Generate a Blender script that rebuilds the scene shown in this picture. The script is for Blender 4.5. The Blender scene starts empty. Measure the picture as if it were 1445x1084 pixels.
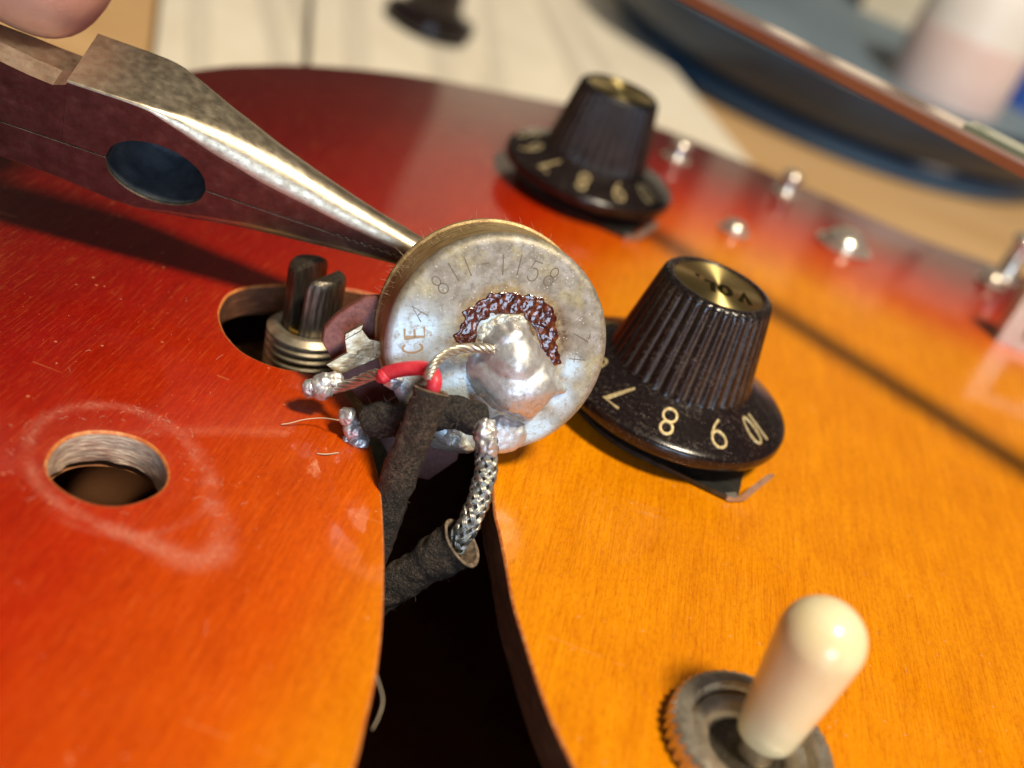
import bpy, math, random
import numpy as np
from mathutils import Vector, Matrix, noise
from mathutils.geometry import delaunay_2d_cdt

random.seed(7)
rng = np.random.default_rng(7)
sc = bpy.context.scene
col = sc.collection
# ------------------------------------------------------------------ units: 1 unit = 1 mm, guitar top is z = 0
sc.unit_settings.system = 'METRIC'
sc.unit_settings.scale_length = 0.001

# ------------------------------------------------------------------ camera (surveyed from the knobs and holes)
W, H, F = 1445.0, 1084.0, 1600.0
CA, CB, CD = .37, .53, 66.72
nrm = np.array([math.sin(CA)*math.cos(CB), -math.cos(CA)*math.cos(CB), -math.sin(CB)])
yax = np.array([0, 0, 1.]) - nrm[2]*nrm; yax /= np.linalg.norm(yax)
xax = np.cross(yax, nrm)
RM = np.array([xax, yax, nrm])
CAM = np.array([0, 0, CD])
cam_d = bpy.data.cameras.new('camera'); cam = bpy.data.objects.new('camera', cam_d); col.objects.link(cam)
cam_d.sensor_width = 36; cam_d.lens = 36*F/W
cam_d.clip_start = 5; cam_d.clip_end = 6000
cx, cy, cz = RM @ [1, 0, 0], RM @ [0, -1, 0], RM @ [0, 0, -1]
cam.matrix_world = Matrix(((cx[0], cy[0], cz[0], 0), (cx[1], cy[1], cz[1], 0), (cx[2], cy[2], cz[2], CD), (0, 0, 0, 1)))
cam_d.dof.use_dof = True; cam_d.dof.focus_distance = 112.5
APERTURE = 2.55                                   # mm
cam_d.dof.aperture_fstop = cam_d.lens*1e-3/APERTURE
sc.camera = cam

# ------------------------------------------------------------------ light
wd = bpy.data.worlds.new('World'); sc.world = wd; wd.use_nodes = True
wd.node_tree.nodes['Background'].inputs[0].default_value = (.50, .43, .36, 1)
wd.node_tree.nodes['Background'].inputs[1].default_value = .13
def area(name, loc, target, size, power, color):
    l = bpy.data.lights.new(name, 'AREA'); l.energy = power; l.color = color; l.shape = 'DISK'; l.size = size
    o = bpy.data.objects.new(name, l); col.objects.link(o)
    o.location = loc
    o.rotation_euler = (Vector(target)-Vector(loc)).to_track_quat('-Z', 'Y').to_euler()
    return o
area('bench_lamp', (290, -140, 850), (5, 120, 0), 170, 13.4e6, (1, .86, .65))
area('window_light', (230, -560, 190), (5, 130, 0), 330, 2.6e6, (.60, .77, 1))
sc.view_settings.view_transform = 'Standard'; sc.view_settings.look = 'None'
sc.view_settings.exposure = 0; sc.view_settings.gamma = 1
sc.cycles.max_bounces = 8

# ------------------------------------------------------------------ helpers
def ray(x, y): return RM @ np.array([(x-W/2)/F, (y-H/2)/F, 1.])
def onz(x, y, z=0.):
    r = ray(x, y); return CAM + r*((z-CD)/r[2])
def atd(x, y, D): return CAM + ray(x, y)*D
def onplane(x, y, P, N):
    r = ray(x, y); return CAM + r*(((P-CAM) @ N)/(r @ N))

def empty(name, loc=(0, 0, 0), label=None, cat=None, group=None, kind=None, mat=None):
    o = bpy.data.objects.new(name, None); col.objects.link(o)
    o.empty_display_size = 3
    o.matrix_world = mat if mat is not None else Matrix.Translation(Vector(loc))
    tag(o, label, cat, group, kind); return o
def tag(o, label=None, cat=None, group=None, kind=None):
    if label: o['label'] = label
    if cat: o['category'] = cat
    if group: o['group'] = group
    if kind: o['kind'] = kind
    return o

class MB:
    def __init__(s): s.v = []; s.f = []
    def add(s, v, f):
        b = len(s.v); s.v.extend([tuple(map(float, p)) for p in v]); s.f.extend([tuple(i+b for i in q) for q in f]); return s
    def lathe(s, prof, n=96, mod=None, M=None, closed=False, cap=True):
        vs = []; fs = []
        for (r, z) in prof:
            for k in range(n):
                t = 2*math.pi*k/n; rr = r if mod is None else mod(r, z, t)
                vs.append((rr*math.cos(t), rr*math.sin(t), z))
        m = len(prof)
        for i in range(m-1 if not closed else m):
            j = (i+1) % m
            for k in range(n):
                fs.append((i*n+k, i*n+(k+1) % n, j*n+(k+1) % n, j*n+k))
        if not closed and cap:
            if prof[0][0] > 0: fs.append(tuple(range(n-1, -1, -1)))
            if prof[-1][0] > 0: fs.append(tuple((m-1)*n+k for k in range(n)))
        if M is not None: vs = [tuple(M @ Vector(p)) for p in vs]
        return s.add(vs, fs)
    def tube(s, pts, rad, n=10, cap=True, jit=0):
        P = [Vector(map(float, p)) for p in pts]; m = len(P)
        R = rad if hasattr(rad, '__len__') else [rad]*m
        T = [(P[min(i+1, m-1)]-P[max(i-1, 0)]).normalized() for i in range(m)]
        a = Vector((0, 0, 1)) if abs(T[0].z) < .9 else Vector((1, 0, 0))
        u = (a - T[0]*a.dot(T[0])).normalized(); vs = []; fs = []
        for i in range(m):
            u = (u - T[i]*u.dot(T[i])).normalized(); w = T[i].cross(u)
            for k in range(n):
                t = 2*math.pi*k/n
                rr = R[i]
                if jit: rr *= 1+jit*noise.noise(P[i]*.9+Vector((math.cos(t), math.sin(t), 0))*1.3)
                vs.append(P[i]+(u*math.cos(t)+w*math.sin(t))*rr)
        for i in range(m-1):
            for k in range(n): fs.append((i*n+k, i*n+(k+1) % n, (i+1)*n+(k+1) % n, (i+1)*n+k))
        if cap: fs.append(tuple(range(n-1, -1, -1))); fs.append(tuple((m-1)*n+k for k in range(n)))
        return s.add(vs, fs)
    def prism(s, poly, z0, z1, fn=None, bev=0.):
        """polygon (ccw list of 2D) extruded z0..z1; fn maps local -> target"""
        n = len(poly)
        loops = [(poly, z0), (poly, z1)]
        if bev:
            c = np.array(poly).mean(0)
            def ins(p): d = np.array(p)-c; L = np.linalg.norm(d)+1e-9; return tuple(c+d*(1-bev/L))
            q = [ins(p) for p in poly]
            loops = [(q, z0), (poly, z0+bev*(1 if z1 > z0 else -1)), (poly, z1-bev*(1 if z1 > z0 else -1)), (q, z1)]
        vs = []; fs = []
        for pl, z in loops: vs += [(p[0], p[1], z) for p in pl]
        for j in range(len(loops)-1):
            for k in range(n): fs.append((j*n+k, j*n+(k+1) % n, (j+1)*n+(k+1) % n, (j+1)*n+k))
        fs.append(tuple(range(n-1, -1, -1))); fs.append(tuple((len(loops)-1)*n+k for k in range(n)))
        if fn: vs = [fn(p) for p in vs]
        return s.add(vs, fs)
    def build(s, name, mat, parent=None, smooth=True, local=False, sharp=40):
        me = bpy.data.meshes.new(name)
        vs = s.v
        if parent is not None and not local:
            Mi = parent.matrix_world.inverted(); vs = [tuple(Mi @ Vector(p)) for p in vs]
        me.from_pydata(vs, [], s.f); me.update()
        import bmesh
        bm = bmesh.new(); bm.from_mesh(me); bmesh.ops.recalc_face_normals(bm, faces=bm.faces); bm.to_mesh(me); bm.free()
        if smooth:
            me.polygons.foreach_set('use_smooth', [True]*len(me.polygons))
            if sharp: me.set_sharp_from_angle(angle=math.radians(sharp))
        me.materials.append(mat)
        o = bpy.data.objects.new(name, me); col.objects.link(o)
        if parent is not None:
            o.parent = parent
            if parent.type == 'MESH': pass
        return o

def smoothpath(pts, n=8):
    P = [np.array(p, float) for p in pts]; P = [2*P[0]-P[1]]+P+[2*P[-1]-P[-2]]; out = []
    for i in range(1, len(P)-2):
        for k in range(n):
            t = k/n; a, b, c, d = P[i-1:i+3]
            out.append(.5*(2*b+(c-a)*t+(2*a-5*b+4*c-d)*t*t+(3*b-a-3*c+d)*t**3))
    out.append(P[-2]); return out

def hairs(mb, pts, nrms, lmin, lmax, r=.03, nw=1.):
    for p, n in zip(pts, nrms):
        L = random.uniform(lmin, lmax); d = (Vector(n)*nw+Vector((random.gauss(0, .6), random.gauss(0, .6), random.gauss(0, .6)))).normalized()
        side = Vector((random.gauss(0, 1), random.gauss(0, 1), random.gauss(0, 1)))*.45
        q = [Vector(p)+d*(L*t)+side*(L*t*t) for t in (0, .33, .66, 1)]
        mb.tube(q, [r, r, r*.9, r*.6], n=3, cap=False)
    return mb

# ------------------------------------------------------------------ stroke lettering
def arc(cx, cy, rx, ry, a0, a1, n=14):
    return [(cx+rx*math.cos(math.radians(a0+(a1-a0)*k/n)), cy+ry*math.sin(math.radians(a0+(a1-a0)*k/n))) for k in range(n+1)]
GLY = {
 '0': [arc(0, 0, .27, .5, 0, 360, 24)], '1': [[(0, -.5), (0, .5)]],
 '2': [arc(0, .22, .28, .28, 170, -30)+[(-.28, -.5), (.3, -.5)]],
 '3': [arc(-.02, .24, .28, .26, 150, -80)+arc(-.02, -.24, .3, .26, 80, -150)],
 '4': [[(.12, -.5), (.12, .5), (-.3, -.18), (.32, -.18)]],
 '5': [[(.26, .5), (-.2, .5), (-.25, .06)]+arc(0, -.17, .29, .33, 120, -150)],
 '6': [[(.2, .5), (-.05, .3), (-.24, 0)]+arc(0, -.2, .27, .3, 160, 520, 24)],
 '7': [[(-.28, .5), (.28, .5), (-.12, -.5)]],
 '8': [arc(0, .26, .21, .24, -90, 270, 22), arc(0, -.24, .27, .26, 90, 450, 22)],
 '9': [[(-.2, -.5), (.05, -.3), (.24, 0)]+arc(0, .2, .27, .3, -20, 340, 24)],
 'A': [[(-.3, -.5), (0, .5), (.3, -.5)], [(-.19, -.12), (.19, -.12)]],
 'C': [arc(0, 0, .3, .5, 50, 310, 20)], 'E': [[(.28, .5), (-.26, .5), (-.26, -.5), (.28, -.5)], [(-.26, 0), (.2, 0)]],
 'V': [[(-.32, .5), (0, -.5), (.32, .5)]], 'O': [arc(0, 0, .36, .5, 0, 360, 26)], 'L': [[(-.22, .5), (-.22, -.5), (.26, -.5)]],
 '.': [[(-.04, -.48), (.04, -.48)]], '-': [[(-.2, 0), (.2, 0)]],
}
def ribbon(mb, line, w, fn, thick):
    """flat raised stroke: line in 2D, fn(x, y, h) -> 3D"""
    P = [np.array(p, float) for p in line]; n = len(P); vs = []; fs = []
    for i in range(n):
        a, b = P[max(i-1, 0)], P[min(i+1, n-1)]; t = (b-a)/(np.linalg.norm(b-a)+1e-9)
        nn = np.array([-t[1], t[0]])
        if 0 < i < n-1:
            t0 = (P[i]-P[i-1]); t0 /= np.linalg.norm(t0)+1e-9
            nn = nn/max(.5, abs(nn @ np.array([-t0[1], t0[0]])))
        q = P[i]
        if i == 0: q = q-t*w*.25
        if i == n-1: q = q+t*w*.25
        for s_, h in ((-.5, -.05), (-.36, thick), (.36, thick), (.5, -.05)):
            vs.append(fn(*(q+nn*s_*w), h))
    for i in range(n-1):
        for k in range(3): fs.append((i*4+k, i*4+k+1, i*4+k+5, i*4+k+4))
    fs.append((0, 1, 2, 3)); fs.append(((n-1)*4+3, (n-1)*4+2, (n-1)*4+1, (n-1)*4))
    mb.add(vs, fs)
def glyph(mb, ch, w, fn, thick, sx=1., sy=1.):
    for st in GLY[ch]: ribbon(mb, [(x*sx, y*sy) for x, y in st], w, fn, thick)

# ------------------------------------------------------------------ materials
class Mat:
    def __init__(s, name):
        s.m = bpy.data.materials.new(name); s.m.use_nodes = True; s.nt = s.m.node_tree; s.N = s.nt.nodes; s.b = s.N['Principled BSDF']
        s.co = s.N.new('ShaderNodeTexCoord')
    def link(s, a, b): s.nt.links.new(a, b)
    def set(s, **k):
        for a, v in k.items():
            nm = {'base': 'Base Color', 'rough': 'Roughness', 'metal': 'Metallic', 'coat': 'Coat Weight', 'coatr': 'Coat Roughness', 'spec': 'Specular IOR Level', 'sss': 'Subsurface Weight', 'aniso': 'Anisotropic', 'trans': 'Transmission Weight', 'sheen': 'Sheen Weight'}.get(a, a)
            i = s.b.inputs[nm]
            if hasattr(v, 'links') or isinstance(v, bpy.types.NodeSocket): s.link(v, i)
            else: i.default_value = (*v, 1) if (a == 'base') else v
        return s
    def map(s, scale=(1, 1, 1), rot=(0, 0, 0)):
        n = s.N.new('ShaderNodeMapping'); n.inputs['Scale'].default_value = scale; n.inputs['Rotation'].default_value = rot; s.link(s.co.outputs['Object'], n.inputs[0]); return n.outputs[0]
    def noise(s, scale, detail=4, vec=None, rough=.55, dist=0):
        n = s.N.new('ShaderNodeTexNoise'); n.inputs['Scale'].default_value = scale; n.inputs['Detail'].default_value = detail; n.inputs['Roughness'].default_value = rough; n.inputs['Distortion'].default_value = dist
        s.link(vec if vec is not None else s.co.outputs['Object'], n.inputs['Vector']); return n.outputs['Fac']
    def voro(s, scale, vec=None, feature='F1', out='Distance'):
        n = s.N.new('ShaderNodeTexVoronoi'); n.inputs['Scale'].default_value = scale; n.feature = feature; s.link(vec if vec is not None else s.co.outputs['Object'], n.inputs['Vector']); return n.outputs[out]
    def ramp(s, fac, stops, interp='LINEAR'):
        n = s.N.new('ShaderNodeValToRGB'); e = n.color_ramp.elements; n.color_ramp.interpolation = interp
        while len(e) < len(stops): e.new(.5)
        for el, (p, c) in zip(e, stops): el.position = p; el.color = (*c, 1) if hasattr(c, '__len__') else (c, c, c, 1)
        s.link(fac, n.inputs[0]); return n.outputs[0]
    def mix(s, fac, a, b, mode='MIX'):
        n = s.N.new('ShaderNodeMix'); n.data_type = 'RGBA'; n.blend_type = mode
        for v, i in ((fac, 0), (a, 6), (b, 7)):
            if isinstance(v, bpy.types.NodeSocket): s.link(v, n.inputs[i])
            else: n.inputs[i].default_value = v if i == 0 else (*v, 1)
        return n.outputs[2]
    def math(s, op, a, b=0., clamp=False):
        n = s.N.new('ShaderNodeMath'); n.operation = op; n.use_clamp = clamp
        for v, i in ((a, 0), (b, 1)):
            if isinstance(v, bpy.types.NodeSocket): s.link(v, n.inputs[i])
            else: n.inputs[i].default_value = v
        return n.outputs[0]
    def attr(s, name):
        n = s.N.new('ShaderNodeAttribute'); n.attribute_name = name; return n.outputs['Fac']
    def bump(s, h, strength=.3, dist=.1, to='Normal'):
        n = s.N.new('ShaderNodeBump'); n.inputs['Strength'].default_value = strength; n.inputs['Distance'].default_value = dist
        s.link(h, n.inputs['Height']); s.link(n.outputs[0], s.b.inputs[to]); return n.outputs[0]

# ---- lacquered sunburst wood
m = Mat('sunburst_lacquer')
ed = m.attr('edge_dist')                     # mm from the body outline / 100
warp = m.math('ADD', ed, m.math('MULTIPLY', m.math('SUBTRACT', m.noise(.03, 3), .5), .10))
base = m.ramp(warp, [(0, (.075, .0014, .0012)), (.24, (.125, .0018, .0012)), (.42, (.26, .0048, .0010)), (.57, (.43, .024, .0010)), (.74, (.60, .096, .0010)), (.94, (.73, .262, .0012))])
g1 = m.noise(1.0, 5, m.map((1.1, .05, 1)), .65)
g2 = m.noise(1.0, 4, m.map((5.0, .22, 1), (0, 0, .08)), .6)
g3 = m.noise(.22, 4, m.map((1, .5, 1)), .5)
g4 = m.noise(1.0, 5, m.map((2.6, 1.1, 1), (0, 0, -.5)), .75)
base = m.mix(m.ramp(g4, [(.48, 0), (.66, .45)]), base, m.mix(1., base, (.60, .40, .5), 'MULTIPLY'))
base = m.mix(m.ramp(g4, [(.30, .5), (.44, 0)]), base, m.mix(1., base, (.10, .035, .006), 'ADD'))
base = m.mix(m.ramp(g1, [(.35, 0), (.68, .38)]), base, m.mix(1., base, (.62, .45, .4), 'MULTIPLY'))
base = m.mix(m.ramp(g2, [(.5, 0), (.68, .45)]), base, m.mix(1., base, (.66, .42, .36), 'MULTIPLY'))
base = m.mix(m.ramp(g2, [(.28, .36), (.45, 0)]), base, m.mix(1., base, (.16, .1, .02), 'ADD'))
base = m.mix(m.ramp(g3, [(.35, 0), (.75, .4)]), base, m.mix(1., base, (.72, .55, .5), 'MULTIPLY'))
# dust specks
sp = m.math('LESS_THAN', m.voro(.55), .085)
spm = m.math('MULTIPLY', sp, m.math('GREATER_THAN', m.noise(.33, 2), .54))
sp2 = m.math('MULTIPLY', m.math('LESS_THAN', m.voro(1.7), .10), m.math('GREATER_THAN', m.noise(.9, 2), .6))
spk = m.math('MAXIMUM', spm, sp2)
# fine hairline scratches
scv = m.map((.02, 1.1, 1), (0, 0, .9)); scr = m.math('MULTIPLY', m.math('GREATER_THAN', m.noise(1, 2, scv), .70), m.math('GREATER_THAN', m.noise(.16, 2), .58))
wear = m.attr('wear')
wn = m.math('MULTIPLY', wear, m.math('MULTIPLY', m.ramp(m.noise(3.5, 10, None, .95), [(.42, .0), (.58, 1)]), m.ramp(m.noise(.28, 3), [(.36, .25), (.62, 1)])))
base = m.mix(m.math('MULTIPLY', spk, .42), base, (.72, .34, .16))
base = m.mix(m.math('MULTIPLY', scr, .16), base, (.80, .35, .12))
base = m.mix(m.math('MULTIPLY', wn, .8), base, (.60, .25, .17))
m.set(base=base, rough=m.math('ADD', m.ramp(m.noise(.7, 4), [(.3, .30), (.7, .42)]), m.math('MULTIPLY', wn, .3)), coat=.5, coatr=.06, spec=.15)
hb = m.math('ADD', m.math('MULTIPLY', g2, .5), m.math('MULTIPLY', m.noise(3.2, 3), .35))
m.bump(m.math('ADD', hb, m.math('MULTIPLY', m.noise(1.0, 4, m.map((9, 1.2, 1), (0, 0, .25))), .6)), .34, .10)
m.bump(m.math('ADD', m.noise(1.3, 4), m.math('MULTIPLY', m.math('MAXIMUM', wn, spk), .5)), .10, .06, 'Coat Normal')
M_TOP = m.m

m = Mat('raw_maple_edge')
b = m.ramp(m.noise(1, 5, m.map((.5, .5, 5)), .7), [(.3, (.26, .13, .10)), (.5, (.58, .40, .30)), (.7, (.86, .74, .58))])
b = m.mix(m.ramp(m.noise(.35, 3), [(.5, 0), (.72, .6)]), b, (.20, .06, .05))
m.set(base=b, rough=.75); m.bump(m.noise(1, 5, m.map((1, 1, 6))), .7, .25); M_RAW = m.m
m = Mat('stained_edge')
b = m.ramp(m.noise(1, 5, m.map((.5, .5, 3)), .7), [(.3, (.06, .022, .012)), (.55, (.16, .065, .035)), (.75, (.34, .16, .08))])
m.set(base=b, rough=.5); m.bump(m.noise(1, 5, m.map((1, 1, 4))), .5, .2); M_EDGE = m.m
m = Mat('lacquer_lip')
b = m.ramp(m.noise(1.4, 5), [(.35, (.45, .10, .02)), (.6, (.58, .20, .05)), (.78, (.72, .40, .18))])
m.set(base=b, rough=.5); m.bump(m.noise(4, 3), .6, .1); M_LIP = m.m
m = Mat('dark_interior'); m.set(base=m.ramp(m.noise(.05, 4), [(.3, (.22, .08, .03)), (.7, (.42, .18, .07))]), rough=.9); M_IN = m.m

def dusty_plastic(name, dust=.5, base=(.008, .0045, .005), sc_=2.2, bumpv=.12):
    m = Mat(name)
    d = m.math('MULTIPLY', m.ramp(m.noise(sc_, 6, None, .75), [(.50, 0), (.70, 1)]), m.ramp(m.noise(.35, 3), [(.4, .15), (.65, 1)]))
    sp = m.math('MULTIPLY', m.math('LESS_THAN', m.voro(3.0), .13), m.math('GREATER_THAN', m.noise(1.1, 2), .52))
    f = m.math('MAXIMUM', m.math('MULTIPLY', d, dust*.45), m.math('MULTIPLY', sp, dust))
    m.set(base=m.mix(f, base, (.34, .27, .22)), rough=m.math('ADD', .20, m.math('MULTIPLY', f, .6)), spec=.55)
    m.bump(m.math('ADD', m.noise(5, 4), f), bumpv, .08); return m
M_SKIRT = dusty_plastic('knob_skirt_plastic', .55).m
mm = dusty_plastic('knob_cap_plastic', .75, (.007, .0045, .005), 3.0, .2)
geo = mm.N.new('ShaderNodeNewGeometry')
# dust packed in the grooves between the ribs
gr = mm.attr('groove'); nz = mm.ramp(mm.noise(4, 5), [(.35, .1), (.65, 1)])
oldl = mm.b.inputs['Base Color'].links[0].from_socket
mm.set(base=mm.mix(mm.math('MULTIPLY', mm.math('MULTIPLY', gr, nz), .38), oldl, (.26, .20, .17)), rough=mm.math('ADD', .24, mm.math('MULTIPLY', gr, .4)))
M_CAP = mm.m

m = Mat('gold_numeral_paint'); m.set(base=m.ramp(m.noise(3, 4), [(.3, (.45, .32, .12)), (.7, (.85, .72, .42))]), rough=.42, metal=.55); m.bump(m.noise(8, 3), .3, .05); M_GOLDNUM = m.m
m = Mat('brushed_gold_disc')
tn = m.N.new('ShaderNodeTangent'); tn.direction_type = 'RADIAL'; tn.axis = 'Z'; m.link(tn.outputs[0], m.b.inputs['Tangent'])
sx = m.N.new('ShaderNodeSeparateXYZ'); m.link(m.co.outputs['Object'], sx.inputs[0])
rr = m.math('SQRT', m.math('ADD', m.math('POWER', sx.outputs[0], 2.), m.math('POWER', sx.outputs[1], 2.)))
cb = m.N.new('ShaderNodeCombineXYZ'); m.link(rr, cb.inputs[0])
ring = m.noise(14, 3, cb.outputs[0], .7)
m.set(base=m.mix(m.ramp(m.noise(1.2, 5), [(.4, 0), (.8, .5)]), (.80, .64, .26), (.62, .50, .24)), metal=1., rough=m.math('ADD', .30, m.math('MULTIPLY', ring, .14)), aniso=.92); m.b.inputs['Anisotropic Rotation'].default_value = .25
m.bump(ring, .12, .02); M_DISC = m.m
m = Mat('black_print'); m.set(base=(.012, .010, .004), rough=.9, spec=0.); M_PRINT = m.m

m = Mat('old_plated_can')
nz = m.noise(.55, 5, None, .65)
b = m.ramp(nz, [(.3, (.22, .19, .14)), (.5, (.36, .33, .27)), (.65, (.46, .44, .40))])
b = m.mix(m.ramp(m.noise(.30, 4), [(.5, 0), (.66, .6)]), b, (.50, .43, .20))          # yellowed plating
b = m.mix(m.ramp(m.noise(1.4, 6, None, .75), [(.47, 0), (.68, .75)]), b, (.17, .14, .10))   # grime
fs_ = m.math('MULTIPLY', m.attr('flux_stain'), m.ramp(m.noise(1.5, 7, None, .8), [(.30, .15), (.50, 1)]))
b = m.mix(m.math('MULTIPLY', fs_, .85), b, m.ramp(m.noise(.9, 5), [(.35, (.16, .08, .025)), (.55, (.42, .30, .12)), (.72, (.55, .55, .50))]))
be = m.math('MULTIPLY', m.attr('burn_edge'), m.ramp(m.noise(1.3, 7, None, .85), [(.38, .05), (.56, 1)]))
b = m.mix(m.math('MULTIPLY', be, .92), b, (.09, .036, .012))
sp = m.math('MULTIPLY', m.math('LESS_THAN', m.voro(2.6), .16), m.math('GREATER_THAN', m.noise(.8, 2), .5))
b = m.mix(m.math('MULTIPLY', sp, .7), b, (.80, .78, .70))
cw = m.attr('tinned'); cwn = m.math('MULTIPLY', cw, m.ramp(m.noise(1.3, 7, None, .85), [(.34, 0), (.47, 1)]))
b = m.mix(m.math('MULTIPLY', cwn, .92), b, (.62, .78, .88))
m.set(base=b, metal=.55, rough=m.math('SUBTRACT', m.ramp(m.noise(2.2, 5), [(.3, .42), (.7, .62)]), m.math('MULTIPLY', cwn, .12)))
m.bump(m.math('ADD', m.noise(3.2, 6, None, .75), m.math('MULTIPLY', cwn, .5)), .45, .12); M_CAN = m.m
m = Mat('warm_reflection_can_side')  # warm reflection on the can side is put into the golden brown
b = m.ramp(m.noise(1, 6, m.map((.6, .6, 3)), .7), [(.3, (.16, .10, .05)), (.5, (.42, .30, .14)), (.7, (.62, .47, .24))])
m.set(base=b, metal=.6, rough=.5); m.bump(m.noise(5, 5), .5, .12); M_CANSIDE = m.m

def solder(name, dirty=.25):
    m = Mat(name)
    f = m.ramp(m.noise(1.1, 7, None, .8), [(.50, 0), (.64, 1)])
    b = m.mix(m.math('MULTIPLY', f, dirty), (.66, .67, .68), (.20, .13, .07))
    m.set(base=b, metal=.78, rough=m.math('ADD', m.ramp(m.noise(1.5, 4), [(.3, .36), (.7, .54)]), m.math('MULTIPLY', f, dirty*.3)))
    m.bump(m.math('ADD', m.noise(.8, 3), m.math('MULTIPLY', m.noise(5, 5), .22)), .30, .2); return m.m
M_SOLDER = solder('solder', .55); M_SOLDERD = solder('fluxed_solder', .85)
m = Mat('white_oxide'); f = m.ramp(m.noise(1.8, 6, None, .8), [(.42, 0), (.62, 1)])
m.set(base=m.mix(f, (.40, .34, .24), (.66, .76, .78)), metal=.35, rough=.42); m.bump(m.noise(3, 5), .6, .2); M_OXIDE = m.m
m = Mat('burnt_flux')
m.set(base=m.ramp(m.noise(1.6, 5), [(.32, (.020, .004, .004)), (.55, (.085, .018, .010)), (.75, (.26, .085, .03))]), rough=.12, coat=1., coatr=.06)
m.bump(m.noise(2.0, 3), .35, .22); M_FLUX = m.m
m = Mat('flux_stain'); m.set(base=m.ramp(m.noise(1.5, 5), [(.35, (.30, .19, .06)), (.6, (.55, .42, .22)), (.75, (.68, .70, .66))]), rough=.4); m.bump(m.noise(3, 5), .6, .2); M_STAIN = m.m
m = Mat('phenolic_board')
m.set(base=m.ramp(m.noise(2.5, 5), [(.3, (.13, .040, .034)), (.7, (.24, .085, .070))]), rough=.5); m.bump(m.noise(6, 4), .35, .08); M_PHEN = m.m
m = Mat('tinned_lug'); m.set(base=m.ramp(m.noise(1.1, 5), [(.3, (.24, .16, .08)), (.55, (.42, .34, .22)), (.75, (.55, .50, .42))]), metal=.85, rough=.33); m.bump(m.noise(2, 5), .4, .12); M_LUG = m.m
m = Mat('stamped_groove'); m.set(base=(.16, .13, .09), metal=.4, rough=.6); M_STAMP = m.m
m = Mat('tan_ink'); m.set(base=(.34, .25, .16), rough=.6); M_INK = m.m
m = Mat('tin_wire'); m.set(base=m.ramp(m.noise(1.2, 3), [(.3, (.40, .36, .29)), (.6, (.62, .58, .50))]), metal=.85, rough=.38); M_WIRE = m.m
m = Mat('aged_braid_wire'); m.set(base=m.ramp(m.noise(1.5, 4), [(.3, (.22, .22, .19)), (.7, (.58, .58, .54))]), metal=.9, rough=.34); M_BRAID = m.m
m = Mat('red_insulation'); m.set(base=m.ramp(m.noise(.8, 4), [(.3, (.50, .018, .035)), (.7, (.70, .055, .075))]), rough=.42, sss=.15); m.bump(m.noise(3, 4), .2, .1); M_RED = m.m
m = Mat('black_woven_sleeve')
wv = m.noise(1, 4, m.map((2.2, 2.2, 2.2)), .7)
f = m.math('MULTIPLY', m.ramp(m.noise(2.2, 8, None, .88), [(.47, 0), (.64, 1)]), m.ramp(m.noise(.35, 3), [(.35, .25), (.62, 1)]))
sp = m.math('MULTIPLY', m.math('LESS_THAN', m.voro(3.2), .12), m.math('GREATER_THAN', m.noise(.9, 2), .52))
m.set(base=m.mix(m.math('MAXIMUM', m.math('MULTIPLY', f, .72), m.math('MULTIPLY', sp, .9)), (.014, .010, .008), (.27, .185, .12)), rough=.55, spec=.5)
m.bump(m.math('ADD', m.math('MULTIPLY', wv, 1.5), m.noise(7, 3)), 1., .3); M_SLEEVE = m.m
m = Mat('black_cotton_wrap'); f = m.ramp(m.noise(2.4, 6, None, .8), [(.45, 0), (.7, 1)])
m.set(base=m.mix(m.math('MULTIPLY', f, .6), (.016, .014, .014), (.22, .17, .12)), rough=.9); m.bump(m.noise(5, 6, None, .8), 1., .5); M_COTTON = m.m
m = Mat('sleeve_cut_edge'); m.set(base=m.ramp(m.noise(2, 4), [(.3, (.05, .032, .02)), (.7, (.24, .17, .11))]), rough=.8); M_CUT = m.m
m = Mat('dust_fibre'); m.set(base=(.52, .40, .26), rough=.7); M_FIB = m.m
m = Mat('dark_lint'); m.set(base=(.13, .10, .07), rough=.8); M_LINT = m.m

m = Mat('dark_brass_bushing')
m.set(base=m.ramp(m.noise(.7, 4), [(.3, (.38, .31, .21)), (.7, (.66, .58, .44))]), metal=.85, rough=.38); m.bump(m.noise(3, 4), .2, .06); M_BUSH = m.m
m = Mat('black_steel_shaft'); m.set(base=m.ramp(m.noise(1, 4, m.map((3, 3, .4))), [(.3, (.07, .062, .05)), (.7, (.22, .19, .15))]), metal=.9, rough=.38); m.bump(m.noise(1, 4, m.map((6, 6, .6))), .3, .1); M_SHAFT = m.m
m = Mat('bright_brass'); m.set(base=(.85, .58, .16), metal=1., rough=.25); M_BRASS = m.m

m = Mat('plier_steel')
b = m.ramp(m.noise(.45, 5, None, .65), [(.3, (.34, .28, .20)), (.55, (.50, .43, .32)), (.75, (.42, .38, .31))])
b = m.mix(m.ramp(m.noise(2.2, 6, None, .8), [(.52, 0), (.72, .5)]), b, (.12, .10, .07))
m.set(base=b, metal=.95, rough=m.ramp(m.noise(1.1, 5), [(.3, .30), (.7, .48)])); m.bump(m.math('ADD', m.noise(2.6, 6, None, .75), m.noise(1, 4, m.map((.3, 4, 4)))), .16, .08); M_PLIER = m.m
m = Mat('plier_black_flat'); b = m.ramp(m.noise(.5, 6, None, .7), [(.3, (.12, .085, .08)), (.55, (.19, .14, .13)), (.75, (.28, .23, .21))])
m.set(base=b, metal=.85, rough=m.ramp(m.noise(1.2, 5), [(.3, .26), (.7, .42)])); m.bump(m.noise(3, 6, None, .75), .18, .08); M_PLFLAT = m.m
m = Mat('plier_inner'); m.set(base=m.ramp(m.noise(.5, 4), [(.3, (.06, .075, .09)), (.7, (.14, .16, .18))]), metal=.5, rough=.45); M_PLIN = m.m

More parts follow.
